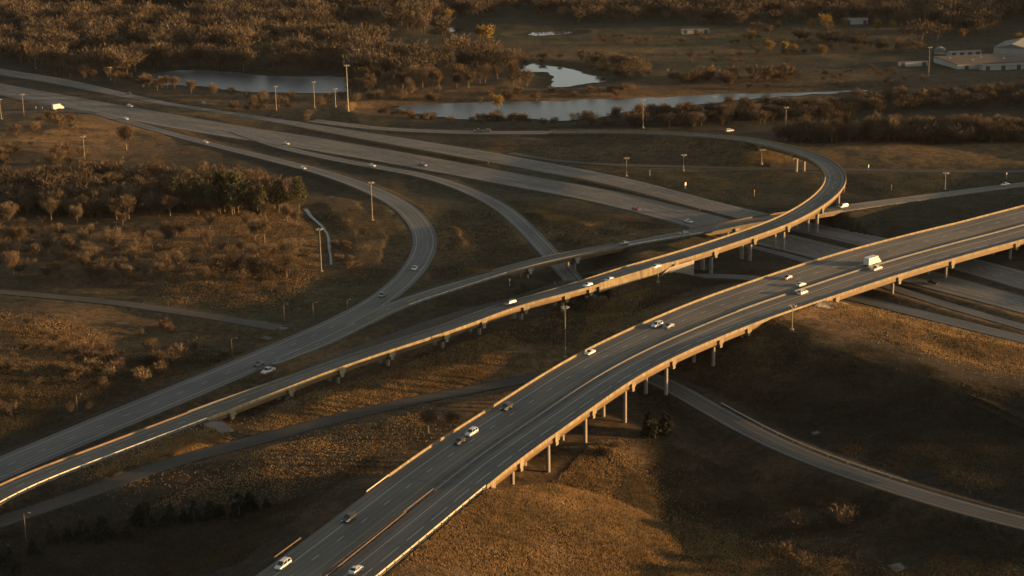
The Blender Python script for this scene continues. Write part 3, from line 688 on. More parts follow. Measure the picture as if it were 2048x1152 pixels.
guardrail('bright guardrail on short posts edging the dry embankment in the lower centre', A, 76, a1, lambda i: A.hw[i]-.1, 2, 'rail', -1, tall=1.35)
guardrail('guardrail along the left shoulder of the wide freeway below its parapet', A, A.idx(740, 985), a1, lambda i: -A.hw[i]+.1, 2, 'galv', 1)
guardrail('short orange lit guardrail at the left shoulder near the bottom edge', A, A.idx(545, 1118), A.idx(600, 1078), lambda i: -A.hw[i]-.8, 2, 'rust', 1, tall=.7)
am = A.idx(875, 985)
guardrail('left rail of the two rusty median rails at the bottom edge', A, 76, am, lambda i: -A.hw[i]+2*A.hw[i]*.575-.1-1.1*min(1, (am-i)/50), 2, 'rust', 1)
guardrail('right rail of the two rusty median rails at the bottom edge', A, 76, am-8, lambda i: -A.hw[i]+2*A.hw[i]*.575+.1+1.1*min(1, (am-i)/50), 2, 'rust', 1)
barrier('median_barrier', 'low dark median kerb between the rails and the wide viaduct', A, am, a1, lambda i: -A.hw[i]+2*A.hw[i]*.575, [(-.3, -.02), (.3, -.02), (.22, .42), (-.22, .42)], 'shade_conc')
V_, F_, uv_ = A.ribbon('x', lambda i: -A.hw[i]+2*A.hw[i]*.575-.05-1.0*min(1, (am-i)/50), lambda i: -A.hw[i]+2*A.hw[i]*.575+.05+1.0*min(1, (am-i)/50), None, .03, 0, am)
tag(mesh_np('median_soil', V_, F_, gmat), kind='structure')
barrier('median_barrier', 'concrete median barrier on the freeway hill between the two viaducts', A, a2, b0, lambda i: -A.hw[i]+2*A.hw[i]*.575, MEDI, 'shade_conc')
barrier('concrete_parapet', 'sunlit outer parapet on the freeway hill between the two viaducts', A, a2, b0, lambda i: A.hw[i]+.02, PARA)
barrier('concrete_parapet', 'far parapet of the freeway hill between the two viaducts', A, a2, b0, lambda i: -A.hw[i]-.02, mirror(PARA))
c1, c2_ = SPANS['B1'][1], SPANS['B1'][2]; d1, d2 = SPANS['B2'][1], SPANS['B2'][2]
bl = B.idx(500, 793)
barrier('concrete_barrier', 'thin orange barrier along the far edge of the flyover at lower left', B, 0, c1, lambda i: -B.hw[i]+.2, MEDI, 'rust')
guardrail('dull guardrail on posts along the near edge of the flyover at lower left', B, max(0, c1-90), c1, lambda i: B.hw[i]-.1, 2, 'galv', -1)
def wall_prof(h): return [(-.2, -h), (.25, -h), (.25, 1.0), (-.05, 1.0), (-.2, .35)]
barrier('retaining_wall', 'tan sunlit retaining wall holding the flyover between its two bridges', B, c2_, d1, lambda i: B.hw[i]+.05, wall_prof(2.6), 'conc', 'wall')
barrier('concrete_parapet', 'far parapet of the walled flyover length between its bridges', B, c2_, d1, lambda i: -B.hw[i]-.02, mirror(PARA))
barrier('concrete_parapet', 'inner edge barrier where the curved flyover comes down behind the highway', B, d2, min(len(B.c)-1, d2+70), lambda i: B.hw[i]-.1, PARA)
barrier('concrete_parapet', 'outer edge barrier where the curved flyover comes down behind the highway', B, d2, min(len(B.c)-1, d2+70), lambda i: -B.hw[i]+.1, mirror(PARA))
guardrail('guardrail between the slip road and the crossing road on the left', C2, C2.idx(800, 607), SPANS['C2a'][1], lambda i: C2.hw[i]-.1, 2, 'galv', -1)
guardrail('guardrail on the crossing road beyond the grey overpass', C2, SPANS['C2a'][2], SPANS['C2b'][1], lambda i: C2.hw[i]-.1, 2, 'galv', -1)
barrier('median_barrier', 'long rusty median rail dividing the highway before it meets the flyover', HU, HU.idx(1170, 352), HU.idx(1420, 415), lambda i: HU.hw[i]+2.2, [(-.12, -.1), (.12, -.1), (.12, .75), (-.12, .75)], 'rust')
barrier('median_barrier', 'orange median rail dividing the distant highway carriageways', HU, HU.idx(620, 255), HU.idx(1000, 322), lambda i: HU.hw[i]+2.4, [(-.12, -.1), (.12, -.1), (.12, .75), (-.12, .75)], 'rust')
guardrail('low guardrail beside the shaded lower road at right', Fr, Fr.idx(1420, 815), Fr.idx(1800, 975), lambda i: -Fr.hw[i]-.6, 4, 'galv', 1)

# ------------------------------------------------------------------ vehicles
M['tyre'] = mat('tyre_rubber', (.018, .018, .018), .9); M['rim'] = mat('wheel_rim', (.3, .3, .3), .4, .8)
M['glass'] = mat('car_glass', (.015, .018, .02), .08, 0, .6)
M['hl'] = mat('headlight_lens', (.8, .8, .76), .15); M['tl'] = mat('taillight_lens', (.25, .015, .01), .3)
def paint(name, c): return mat(name, c, .28, 0, .5)
PAINT = {'white': paint('white_paint', (.47, .47, .455)), 'silver': paint('silver_paint', (.42, .43, .44)), 'black': paint('black_paint', (.022, .022, .024)), 'grey': paint('grey_paint', (.12, .125, .13)),
         'brown': paint('brown_paint', (.14, .1, .07)), 'red': paint('dark_red_paint', (.12, .03, .025)), 'beige': paint('beige_paint', (.5, .44, .35)), 'blue': paint('dark_blue_paint', (.04, .05, .08))}
def sec(x, zb, zt, w, wt): return [(x, -w*.9, zb), (x, -w, zb+.16), (x, -w, zt-.22), (x, -wt, zt), (x, wt, zt), (x, w, zt-.22), (x, w, zb+.16), (x, w*.9, zb)]
SPEC = {  # length, width, height, hood z, cabin (x front base, x front top, x rear top, x rear base), rear deck z, wheel radius
 'sedan': (4.75, 1.84, 1.45, .92, (.95, .2, -.95, -1.65), .98, .33), 'suv': (4.9, 1.95, 1.78, 1.06, (1.1, .5, -2.05, -2.32), 1.1, .38),
 'minivan': (5.05, 1.98, 1.75, 1.0, (1.5, .55, -2.1, -2.4), 1.05, .35), 'pickup': (5.7, 2.0, 1.85, 1.08, (1.15, .55, -.75, -.95), 1.1, .4)}
def car_meshes(kind, colour):
    L, W, H, hz, (a, b, c, d), dz, wr = SPEC[kind]; h = L/2; w = W/2; m = PAINT[colour]
    mb = MB()
    if kind == 'pickup':
        mb.loft([sec(h, .42, .75, w*.82, w*.75), sec(h-.2, .3, .95, w*.95, w*.85), sec(a, .3, hz, w, w*.92), sec(d, .3, hz, w, w*.94)])
        for y in (-1, 1): mb.box((-(h-(-d))/2-0, y*(w-.06), .75), (h+d, .12, .72)); 
        x0 = (-h+d)/2; mb.v = mb.v[:32]; mb.f = [f for f in mb.f if max(f) < 32]
        for y in (-1, 1): mb.box((x0, y*(w-.08), .72), (h+d-.02, .14, .76))
        mb.box((x0, 0, .52), (h+d-.02, W-.3, .22)); mb.box((-h+.05, 0, .72), (.1, W-.04, .74))
    else:
        rear = [sec(d, .28, dz, w, w*.93), sec(-h+.25, .3, dz-.02, w*.97, w*.86), sec(-h, .42, dz-.2, w*.86, w*.78)]
        mb.loft([sec(h, .4, .68, w*.78, w*.7), sec(h-.22, .26, hz-.18, w*.94, w*.82), sec(h-.9, .25, hz-.05, w, w*.88), sec(a, .25, hz, w, w*.93)]+rear)
    wi, wt = w*.93, w*.76
    # roof and pillars
    mb.hexa([(b, -wt, H-.07), (b, wt, H-.07), (c, wt, H-.07), (c, -wt, H-.07)], [(b-.1, -wt+.08, H), (b-.1, wt-.08, H), (c+.1, wt-.08, H), (c+.1, -wt+.08, H)])
    zb = hz-.02
    for y in (-1, 1):
        for (x0, x1) in ((a, b), ((a+d)/2-.05, (b+c)/2-.05), (d, c)):
            mb.hexa([(x0+.07, y*wi, zb), (x0-.07, y*wi, zb), (x0-.07, y*(wi-.06), zb), (x0+.07, y*(wi-.06), zb)], [(x1+.05, y*(wt+.01), H-.06), (x1-.05, y*(wt+.01), H-.06), (x1-.05, y*(wt-.06), H-.06), (x1+.05, y*(wt-.06), H-.06)])
    body = mb.mesh('body', m)
    gl = MB().hexa([(a, -wi+.02, zb), (a, wi-.02, zb), (d, wi-.02, zb), (d, -wi+.02, zb)], [(b, -wt+.01, H-.06), (b, wt-.01, H-.06), (c, wt-.01, H-.06), (c, -wt+.01, H-.06)]).mesh('window', M['glass'])
    tyre = MB().tube((0, -.12, 0), (0, .12, 0), wr, wr, 14).mesh('wheel', M['tyre'])
    rim = MB().tube((0, -.13, 0), (0, .13, 0), wr*.6, wr*.6, 10).mesh('rim', M['rim'])
    hl = MB().box((0, 0, 0), (.12, .36, .16)).mesh('headlight', M['hl']); tl = MB().box((0, 0, 0), (.1, .28, .2)).mesh('taillight', M['tl'])
    return dict(body=body, window=gl, tyre=tyre, rim=rim, hl=hl, tl=tl, L=L, W=W, wr=wr, hz=hz, dz=dz)
CACHE = {}
def vehicle(name, kind, colour, loc, rz, label, cat, group, pitch=0.0):
    if (kind, colour) not in CACHE: CACHE[(kind, colour)] = car_meshes(kind, colour)
    d = CACHE[(kind, colour)]; r = empty(name, loc, rz); tag(r, label, cat, group)
    inst('body', d['body'], r); inst('window', d['window'], r)
    for x in (1, -1):
        for y in (1, -1):
            t = inst('wheel', d['tyre'], r, (x*d['L']*.29+.02, y*(d['W']/2-.11), d['wr'])); inst('rim', d['rim'], t)
    for y in (1, -1):
        inst('headlight', d['hl'], r, (d['L']/2-.13, y*d['W']*.33, d['hz']-.3)); inst('taillight', d['tl'], r, (-d['L']/2+.05, y*d['W']*.36, d['dz']-.22))
    return r
def box_truck(loc, rz, label, group, L=8.0):
    r = empty('box_truck', loc, rz); tag(r, label, 'truck', group)
    MB().box((-1.1, 0, 2.2), (L-2.3, 2.5, 2.7)).build('cargo_box', PAINT['white'], r)
    MB().loft([sec(L/2, .5, 1.3, 1.0, .95), sec(L/2-.9, .5, 1.5, 1.1, 1.0), sec(L/2-1.1, .5, 2.4, 1.1, .95), sec(L/2-2.2, .5, 2.5, 1.1, .95)]).build('cab', PAINT['white'], r)
    MB().hexa([(L/2-.88, -.9, 1.52), (L/2-.88, .9, 1.52), (L/2-1.3, 1.12, 1.5), (L/2-1.3, -1.12, 1.5)], [(L/2-1.02, -.86, 2.25), (L/2-1.02, .86, 2.25), (L/2-1.8, 1.08, 2.25), (L/2-1.8, -1.08, 2.25)]).build('window', M['glass'], r)
    MB().box((-.4, 0, .75), (L-1.5, 1.0, .25)).build('chassis', M['tyre'], r)
    t = MB().tube((0, -.16, 0), (0, .16, 0), .48, .48, 14).mesh('wheel', M['tyre']); rm = MB().tube((0, -.17, 0), (0, .17, 0), .26, .26, 10).mesh('rim', M['rim'])
    for x in (L/2-1.2, -L/2+1.6):
        for y in (1, -1): inst('rim', rm, inst('wheel', t, r, (x, y*1.05, .48)))
    for y in (1, -1): MB().box((-L/2-.02+.0, y*1.0, .95), (.1, .3, .2)).build('taillight', M['tl'], r)
    return r
GV = 'vehicles on the roads'
def put(r, px, py, fwd):
    p, i, o = r.hit(px, py); z = r.c[i, 2]+o*r.tilt[i]
    t = r.t[i]*fwd; return (p[0], p[1], z+.012), math.atan2(t[1], t[0])
def car(kind, colour, r, px, py, fwd, label):
    loc, rz = put(r, px, py, fwd)
    nm = {'sedan': 'sedan', 'suv': 'suv', 'minivan': 'minivan', 'pickup': 'pickup_truck'}[kind]
    return vehicle(nm, kind, colour, loc, rz, label, {'sedan': 'car', 'suv': 'car', 'minivan': 'car', 'pickup': 'pickup'}[kind], GV)
# (road parameter of A, B, C, C2 rises towards the right / far side)
car('minivan', 'white', A, 566, 1134, -1, 'white minivan coming down the left carriageway at the bottom edge')
car('sedan', 'white', A, 712, 1144, 1, 'white sedan driving away beside the median at the bottom edge')
car('suv', 'black', A, 698, 1041, -1, 'black suv with one sunlit side low on the left carriageway')
car('sedan', 'black', A, 919, 886, -1, 'black sedan close in front of a silver suv on the freeway')
car('suv', 'silver', A, 943, 869, -1, 'silver suv right behind the black sedan on the freeway')
car('suv', 'black', A, 1013, 818, -1, 'black suv alone on the viaduct beside the left parapet')
car('sedan', 'white', A, 1180, 708, -1, 'white sedan alone in the left lane of the viaduct middle')
car('suv', 'white', A, 1314, 653, -1, 'white suv side by side with a black car on the viaduct')
car('sedan', 'grey', A, 1338, 655, -1, 'dark sedan side by side with a white suv on the viaduct')
car('sedan', 'brown', A, 1575, 558, -1, 'low brown car with a long shadow on the far freeway carriageway')
car('sedan', 'beige', A, 1602, 572, 1, 'pale car hugging the median barrier ahead of a white car')
car('suv', 'white', A, 1605, 588, 1, 'white suv close to the near parapet of the sunlit freeway')
car('pickup', 'white', A, 1753, 540, 1, 'white pickup next to the box truck on the sunlit freeway')
l, rz = put(A, 1745, 530, 1); box_truck(l, rz, 'white box truck casting a long shadow over the sunlit freeway', GV, 8.5)
car('suv', 'brown', B, 1020, 610, -1, 'brown suv on the flyover left of the three white cars')
car('sedan', 'white', B, 1176, 573, -1, 'first white sedan of three on the flyover, farthest left')
car('sedan', 'white', B, 1219, 562, -1, 'second white sedan of three on the flyover, above the tan wall')
car('sedan', 'white', B, 1312, 536, -1, 'white sedan of three on the flyover, behind the lamp mast')
car('sedan', 'grey', C2, 1248, 489, -1, 'dark sedan near the far end of the grey overpass')
car('sedan', 'grey', C2, 1367, 469, -1, 'grey sedan on the crossing road just before the flyover')
car('sedan', 'silver', C, 829, 539, -1, 'silver car leaving the bend of the merging road')
car('sedan', 'grey', C, 764, 593, -1, 'dark car on the merging road next to the gore')
car('sedan', 'black', C, 519, 731, -1, 'black sedan beside a grey pickup on the merging road')
car('pickup', 'silver', C, 536, 745, -1, 'grey pickup beside a black sedan on the merging road')
car('pickup', 'grey', HL, 845, 332, 1, 'dark pickup in the near highway carriageway left of centre')
car('sedan', 'white', E, 744, 333, 1, 'small white car on the exit ramp leaving the highway')
car('sedan', 'red', HL, 1272, 420, 1, 'dark red car on the highway ahead of a white car')
car('sedan', 'white', HL, 1377, 445, 1, 'white car on the highway just before the crossing road')
car('suv', 'silver', HL, 260, 214, 1, 'silver suv with an orange lit rear on the distant highway')
car('sedan', 'white', C, 252, 239, -1, 'white car near the start of the merging ramp at upper left')
car('sedan', 'black', HU, 258, 188, -1, 'black car on the far highway carriageway beside the pond trees')
car('sedan', 'grey', HU, 405, 208, -1, 'dark grey car on the far highway carriageway below the pond')
car('sedan', 'silver', C, 411, 286, -1, 'silver car on the straight thin part of the merging ramp')
car('sedan', 'white', C, 606, 338, -1, 'white car on the merging ramp above the evergreens')
car('sedan', 'beige', HL, 572, 289, 1, 'beige car at the near shoulder of the distant highway')
car('pickup', 'grey', B, 956, 264, 1, 'dark pickup leading on the straight far part of the flyover ramp')
car('suv', 'grey', B, 973, 264, 1, 'grey suv trailing a pickup on the straight far part of the flyover ramp')
car('sedan', 'black', HL, 1866, 567, 1, 'black car on the shaded highway past the wide viaduct')
car('minivan', 'white', C2, 1686, 415, -1, 'white van coming out from behind the flyover at right')
car('sedan', 'beige', C2, 2010, 371, -1, 'pale car arriving on the crossing road at the right edge')
l, rz = put(K, 116, 219, 1); box_truck(l, rz+.75, 'brightly lit white box truck on the side road at upper left', GV, 7.5)
g = ground_pt(1459, 263)
vehicle('minivan', 'minivan', 'white', (g[0], g[1], g[2]+.02), .5, 'small white van lit by the sun behind the flyover curve', 'car', GV)

# ------------------------------------------------------------------ masts, lamps and signs
GM = 'tall highway light masts'
def mast(px, pyb, pyt, label, lean=True, heads=6):
    g = ground_pt(px, pyb)
    lo, hi = 4, 70
    for _ in range(40):
        h = (lo+hi)/2; y = proj(g+np.array([0, 0, h]))[1]
        if y > pyt: lo = h
        else: hi = h
    r = empty('light_mast', tuple(g)); tag(r, label, 'light mast', GM)
    rb = .36 if heads == 8 else .2
    MB().tube((0, 0, -.6), (0, 0, h), rb, rb*.5, 10).build('pole', M['mast'], r)
    MB().tube((0, 0, -.6), (0, 0, .5), .7, .7, 10).build('base', M['pier'], r)
    rr = .9 if h < 24 else 1.2
    mb = MB(); n = 12
    for q in range(n):
        a0, a1 = 2*math.pi*q/n, 2*math.pi*(q+1)/n
        mb.tube((rr*math.cos(a0), rr*math.sin(a0), h-.2), (rr*math.cos(a1), rr*math.sin(a1), h-.2), .07, .07, 5)
    for q in range(3): mb.tube((0, 0, h-.1), (rr*math.cos(2.1*q), rr*math.sin(2.1*q), h-.2), .05, .05, 5)
    mb.build('ring', M['mast'], r)
    hm = MB().tube((0, 0, -.3), (0, 0, .1), .27, .12, 8).mesh('lamp', M['galv'])
    for q in range(heads):
        a = 2*math.pi*q/heads; inst('lamp', hm, r, ((rr+.35)*math.cos(a), (rr+.35)*math.sin(a), h-.15))
    return r
mast(697, 232, 130, 'tallest pale light mast standing by the water at upper left', heads=8)
mast(643, 543, 457, 'light mast beside the creek right of the bare trees')
mast(745, 441, 364, 'light mast inside the bend of the merging road')
mast(1131, 716, 613, 'light mast rising between the flyover and the wide viaduct')
mast(1316, 572, 528, 'light mast in front of the concrete slope of the flyover')
mast(1584, 660, 610, 'light mast against the near side of the sunlit freeway')
mast(171, 333, 272, 'light mast in the orange field at left')
mast(49, 240, 188, 'light mast beside the side road with the white truck')
mast(3, 238, 198, 'light mast cut by the left edge of the picture')
mast(553, 221, 172, 'light mast left of two others below the west pond')
mast(630, 226, 163, 'light mast between two others below the west pond')
mast(672, 225, 177, 'thin light mast just left of the tallest mast')
mast(1253, 353, 315, 'short light mast inside the loop beside the highway')
mast(1523, 334, 298, 'light mast under the inner edge of the curved flyover')
mast(1571, 281, 214, 'light mast behind the curved flyover before the tree belt')
mast(1286, 256, 199, 'light mast in front of the dark tree belt by the river')
mast(1857, 152, 94, 'light mast near the white warehouses at upper right')
mast(1890, 379, 345, 'slim light mast between the access road and the crossing road')
mast(1367, 342, 309, 'slim light mast behind the far access road in the loop')
mast(72, 137, 98, 'slim mast in front of the woods at the top left')
mast(222, 160, 134, 'short mast where the roadside trees begin by the pond')
mast(1428, 222, 192, 'pale slim mast among the dark tree belt by the river')
def lamp(px, pyb, pyt, label, arm):
    g = ground_pt(px, pyb); lo, hi = 3, 30
    for _ in range(40):
        h = (lo+hi)/2
        if proj(g+np.array([0, 0, h]))[1] > pyt: lo = h
        else: hi = h
    r = empty('street_lamp', tuple(g)); tag(r, label, 'street lamp', 'roadside lamps and poles')
    arm *= .4; MB().tube((0, 0, -.4), (0, 0, h), .13, .09, 8).build('pole', M['wood'], r)
    MB().tube((0, 0, h-.1), (arm, 0, h+.3), .05, .04, 6).build('arm', M['wood'], r)
    MB().box((arm+.3*np.sign(arm), 0, h+.3), (.6, .26, .14)).build('lamp_head', M['galv'], r)
lamp(465, 714, 678, 'street lamp on the grass left of the merging road', 4.0)
lamp(569, 643, 610, 'street lamp above the concrete apron of the track', 3.0)
lamp(627, 637, 606, 'street lamp right of the apron above the merging road', 3.0)
lamp(155, 822, 790, 'street lamp in the dark field left of the merging road', 3.0)
lamp(53, 1084, 1028, 'street lamp beside the lower road at bottom left', 3.0)
lamp(695, 622, 600, 'short street lamp closest to the gore of the merging road', 2.0)
def sign(px, pyb, label, w=2.4, h=1.6, z=2.6, col='sign', rz=0.0):
    w *= .8; h *= .8
    g = ground_pt(px, pyb); r = empty('road_sign', tuple(g), rz); tag(r, label, 'road sign', 'small road signs')
    MB().box((0, 0, z+h/2), (.06, w, h)).build('panel', M[col], r)
    for y in (-w*.3, w*.3): MB().box((-.08, y, (z+h)/2-.2), (.08, .08, z+h+.4)).build('post', M['galv'], r)
M['sign'] = mat('sign_white', (.75, .75, .72), .5); M['signy'] = mat('sign_yellow', (.35, .25, .06), .5); M['signg'] = mat('sign_green', (.25, .4, .32), .5)
sign(1371, 378, 'brightest white sign beside the highway inside the loop', 1.8, 1.8, 1.8, rz=-.5)
sign(1300, 352, 'small yellow sign left of the bright white sign in the loop', 1.0, 1.0, 2.4, 'signy', -.5)
sign(1509, 393, 'tiny yellow sign on the grass inside the flyover curve', .9, .9, 2.4, 'signy', -.4)
sign(1737, 342, 'pale green sign by the access road outside the flyover curve', 2.6, 1.8, 1.8, 'signg', -.4)
sign(2013, 358, 'small white sign above the crossing road at the right edge', 1.6, 1.2, 2.2, rz=-.4)
sign(1783, 381, 'tiny yellow sign in the grass right of the flyover curve', .8, .8, 2.2, 'signy', -.4)
sign(72, 220, 'small lit sign left of the white truck on the side road', 1.3, 1.6, 1.0, rz=-.2)
sign(85, 221, 'small lit sign closest behind the white truck', 1.3, 1.4, 1.0, rz=-.2)
sign(1020, 590, 'small white sign on the slip road before the flyover', .9, .9, 2.2, rz=-.4)
sign(1110, 575, 'small triangular post sign where the slip road ends', .9, .9, 1.6, 'signy', -.4)

# ------------------------------------------------------------------ buildings
M['metal_w'] = varied('white_sheet_metal', (.3, .3, .28), (.24, .24, .225), .2, .5); M['roof_b'] = varied('brown_roof', (.1, .07, .05), (.07, .05, .036), .1)
M['roof_g'] = varied('grey_roof', (.16, .16, .155), (.12, .12, .115), .1); M['door'] = mat('dark_door', (.05, .05, .055))
def building(label, px, py, w, d, h, rz, kind='gable', roof='metal_w', nd=3, cat='building', name='warehouse'):
    g = ground_pt(px, py); z0 = tz(g[0], g[1]); r = empty(name, (g[0], g[1], z0), rz); tag(r, label, cat, 'buildings near the woods')
    MB().box((0, 0, h/2-.5), (w, d, h+1)).build('wall', M['metal_w'], r)
    mb = MB(); o = .4
    if kind == 'gable':
        rr = d*.12
        mb.add([(-w/2-o, -d/2-o, h-.02), (w/2+o, -d/2-o, h-.02), (w/2+o, d/2+o, h-.02), (-w/2-o, d/2+o, h-.02), (-w/2-o, 0, h+rr), (w/2+o, 0, h+rr)],
               [(0, 1, 5, 4), (2, 3, 4, 5), (1, 2, 5), (3, 0, 4), (3, 2, 1, 0)])
    elif kind == 'barrel':
        n = 10; mb.loft([[(x, -math.cos(math.pi*q/n)*d/2*1.02, h-.02+math.sin(math.pi*q/n)*d*.38) for q in range(n+1)] for x in (-w/2-.2, w/2+.2)])
    else:
        mb.box((0, 0, h+.15), (w+.8, d+.8, .5))
    rf = mb.build('roof', M[roof], r)
    if kind == 'flat':
        for q in range(5): MB().box((-w*.4+w*.2*q, d*.15*(-1)**q, h+.9), (1.6, 1.2, 1.1)).build('roof_vent', M['roof_g'], rf)
    for q in range(nd):
        MB().box((-w*.38+w*.76*q/max(1, nd-1), -d/2-.01, 1.7), (3.0, .1, 3.4)).build('door', M['door'], r)
    return r
building('large white warehouse with one blazing sunlit side at the right edge', 2034, 105, 38, 26, 5.5, math.radians(62), 'gable', 'roof_g', 2)
building('small barrel roofed hangar left of the warehouses', 1880, 107, 9, 8, 1.6, math.radians(75), 'barrel', 'roof_g', 1, 'hangar', 'hangar')
building('long low white shed between the hangar and the warehouse', 1928, 112, 24, 7, 3.2, math.radians(8), 'gable', 'roof_g', 4, 'shed', 'shed')
building('broad brown roofed warehouse in front of the white sheds', 1968, 130, 58, 40, 4.2, math.radians(10), 'flat', 'roof_b', 5)
building('low white annex before the brown roofed warehouse at right', 2002, 139, 30, 7, 3.2, math.radians(10), 'gable', 'roof_g', 3)
building('white trailer building alone in the meadow left of the warehouses', 1825, 132, 20, 4.5, 2.8, math.radians(6), 'gable', 'roof_g', 2, 'shed', 'shed')
building('row of pale low houses before the woods at upper right', 1390, 66, 22, 7, 2.6, math.radians(4), 'gable', 'roof_g', 3, 'house', 'house')
building('grey roofed house among the yellow trees at upper right', 1712, 48, 18, 9, 4.0, math.radians(-4), 'gable', 'roof_g', 2, 'house', 'house')

# ------------------------------------------------------------------ trees
def branches(h, spread, nl, seed, up=.9, first=.22):
    """trunk and limbs as tapered tubes plus the list of limb points twigs grow from"""
    rd = random.Random(seed); mb = MB(); tips = []
    r0 = h*.027; th = h*.46
    pts = [(0, 0, -.6)]+[(rd.uniform(-.03, .03)*h*q, rd.uniform(-.03, .03)*h*q, th*q) for q in (.35, .7, 1.0)]
    for a, b, u in zip(pts, pts[1:], (1, .85, .68)): mb.tube(a, b, r0*u, r0*(u-.16), 6)
    for q in range(nl):
        t = first+(1-first)*q/nl; z = th*(.35+.65*t); az = q*2.4+rd.uniform(-.4, .4); ln = spread*(.65+.5*rd.random())*(1.1-.35*t)
        b = (0, 0, z); cur = Vector(b); d = Vector((math.cos(az), math.sin(az), up+rd.uniform(-.2, .4))).normalized(); rr = r0*.45
        for sgm in range(3):
            nx = cur+d*ln*.4; mb.tube(tuple(cur), tuple(nx), rr, rr*.65, 5); rr *= .62; cur = nx
            tips.append((cur.copy(), d.copy())); d = (d+Vector((rd.uniform(-.35, .35), rd.uniform(-.35, .35), rd.uniform(.0, .45)))).normalized()
            if sgm < 2:
                e = (d+Vector((rd.uniform(-.8, .8), rd.uniform(-.8, .8), .25))).normalized(); e2 = cur+e*ln*.4
                mb.tube(tuple(cur), tuple(e2), rr*.7, rr*.3, 4); tips.append((e2, e))
    return mb, tips
def twig_cloud(tips, n, ln, wd, seed, h, sph=1.3):
    rd = np.random.default_rng(seed); T = np.array([t[0] for t in tips]); Dr = np.array([t[1] for t in tips])
    j = rd.integers(0, len(T), n); c = T[j]+rd.normal(0, sph, (n, 3))*np.array([1, 1, .75]); d = Dr[j]+rd.normal(0, .55, (n, 3))+np.array([0, 0, .25]); d /= np.linalg.norm(d, axis=1)[:, None]
    s = np.cross(d, rd.normal(0, 1, (n, 3))); s /= np.linalg.norm(s, axis=1)[:, None]
    L = ln*(.6+.8*rd.random((n, 1))); w_ = wd*(.6+.8*rd.random((n, 1)))
    V = np.stack([c-s*w_/2, c+s*w_/2, c+d*L], 1).reshape(-1, 3); V[:, 2] = np.maximum(V[:, 2], .3)
    return V, np.arange(n*3).reshape(-1, 3)
BARE = []
for q, (h, spd, nl, n) in enumerate([(13, 5.0, 10, 1500), (15, 6.2, 12, 1900), (11, 4.6, 9, 1200), (14, 4.0, 10, 1300), (12, 6.4, 12, 1700), (9, 4.0, 8, 1000)]):
    mb, tips = branches(h, spd, nl+2, 40+q, 1.25, .1); V_, F_ = twig_cloud(tips, int(n*1.5), 1.25, .15, 60+q, h, .85)
    BARE.append((mb.mesh('trunk', M['bark']), tris_np('crown', V_, F_, M['twig' if q % 3 else 'twig2']), float(V_[:, 2].max())))
def leaf_cloud(pts, size, seed, m, name='crown'):
    rd = np.random.default_rng(seed); n = len(pts); a = rd.normal(0, 1, (n, 3)); a /= np.linalg.norm(a, axis=1)[:, None]; b = np.cross(a, rd.normal(0, 1, (n, 3))); b /= np.linalg.norm(b, axis=1)[:, None]
    s = size*(.6+.8*rd.random((n, 1)))
    V_ = np.stack([pts-a*s*.5-b*s*.3, pts+a*s*.5-b*s*.3, pts+b*s*.55], 1).reshape(-1, 3)
    return tris_np(name, V_, np.arange(n*3).reshape(-1, 3), m)
def cone_tree(h, rad, n, seed, m, base=.06, clump=26):
    rd = np.random.default_rng(seed); cz = base+(1-base)*rd.random(clump)**1.1; ca_ = rd.random(clump)*6.28
    prof = np.clip(1.15-cz, .06, 1)**.8*np.clip(.55+cz*3, 0, 1); cr = rad*prof*(.55+.3*rd.random(clump))
    cc = np.stack([cr*np.cos(ca_), cr*np.sin(ca_), cz*h], 1); j = rd.integers(0, clump, n)
    pts = cc[j]+rd.normal(0, 1, (n, 3))*np.array([.36, .36, .3])*rad*.62*prof[j][:, None]; pts[:, 2] = np.clip(pts[:, 2], .2, h)
    mb = MB().tube((0, 0, -.5), (0, 0, h*.8), h*.02+.05, .03, 6)
    return mb.mesh('trunk', M['bark']), leaf_cloud(pts, .55, seed+1, m), h
CEDAR = [cone_tree(5.5, 2.2, 1300, 5, M['cedar']), cone_tree(4.2, 1.9, 1000, 6, M['cedar']), cone_tree(6.5, 2.1, 1400, 7, M['cedar'])]
PINE = []
for q in range(3):
    rd = random.Random(70+q); h = 15+2*q; mb = MB().tube((0, 0, -.6), (0, 0, h*.95), .26, .06, 7); pts = []
    for a in range(26):
        z = h*(.32+.66*a/26); az = a*2.4; ln = (1.05-z/h)*6.0*(.7+.5*rd.random())+.5; e = (ln*math.cos(az), ln*math.sin(az), z+ln*.15)
        mb.tube((0, 0, z), e, .07, .03, 4); cl = np.array(e)*np.array([.8, .8, 1]); pts.append(np.random.default_rng(a+100*q).normal(0, 1, (75, 3))*np.array([.95, .95, .55])+cl)
    PINE.append((mb.mesh('trunk', M['bark']), leaf_cloud(np.vstack(pts), .7, 90+q, M['pine']), h))
GOLD = []
for q in range(2):
    mb, tips = branches(9+2*q, 3.4, 9, 140+q, 1.2); rd = np.random.default_rng(150+q); T = np.array([t[0] for t in tips]); pts = T[rd.integers(0, len(T), 1500)]+rd.normal(0, .95, (1500, 3))
    GOLD.append((mb.mesh('trunk', M['bark']), leaf_cloud(pts, .55, 160+q, M['gold']), float(pts[:, 2].max())))
SHRUB = []
for q in range(3):
    mb = MB(); tips = []; rd = random.Random(200+q)
    for a in range(11):
        az = a*2.4; e = Vector((math.cos(az)*1.2, math.sin(az)*1.2, 1.3+rd.random()*1.3)); mb.tube((0, 0, -.3), tuple(e), .07, .03, 4); tips.append((e, e.normalized())); tips.append((e*.6, e.normalized()))
    V_, F_ = twig_cloud(tips, 500, .9, .16, 210+q, 3, .6)
    SHRUB.append((mb.mesh('stem', M['bark']), tris_np('crown', V_, F_, M['twig2' if q else 'twig']), 3.2))

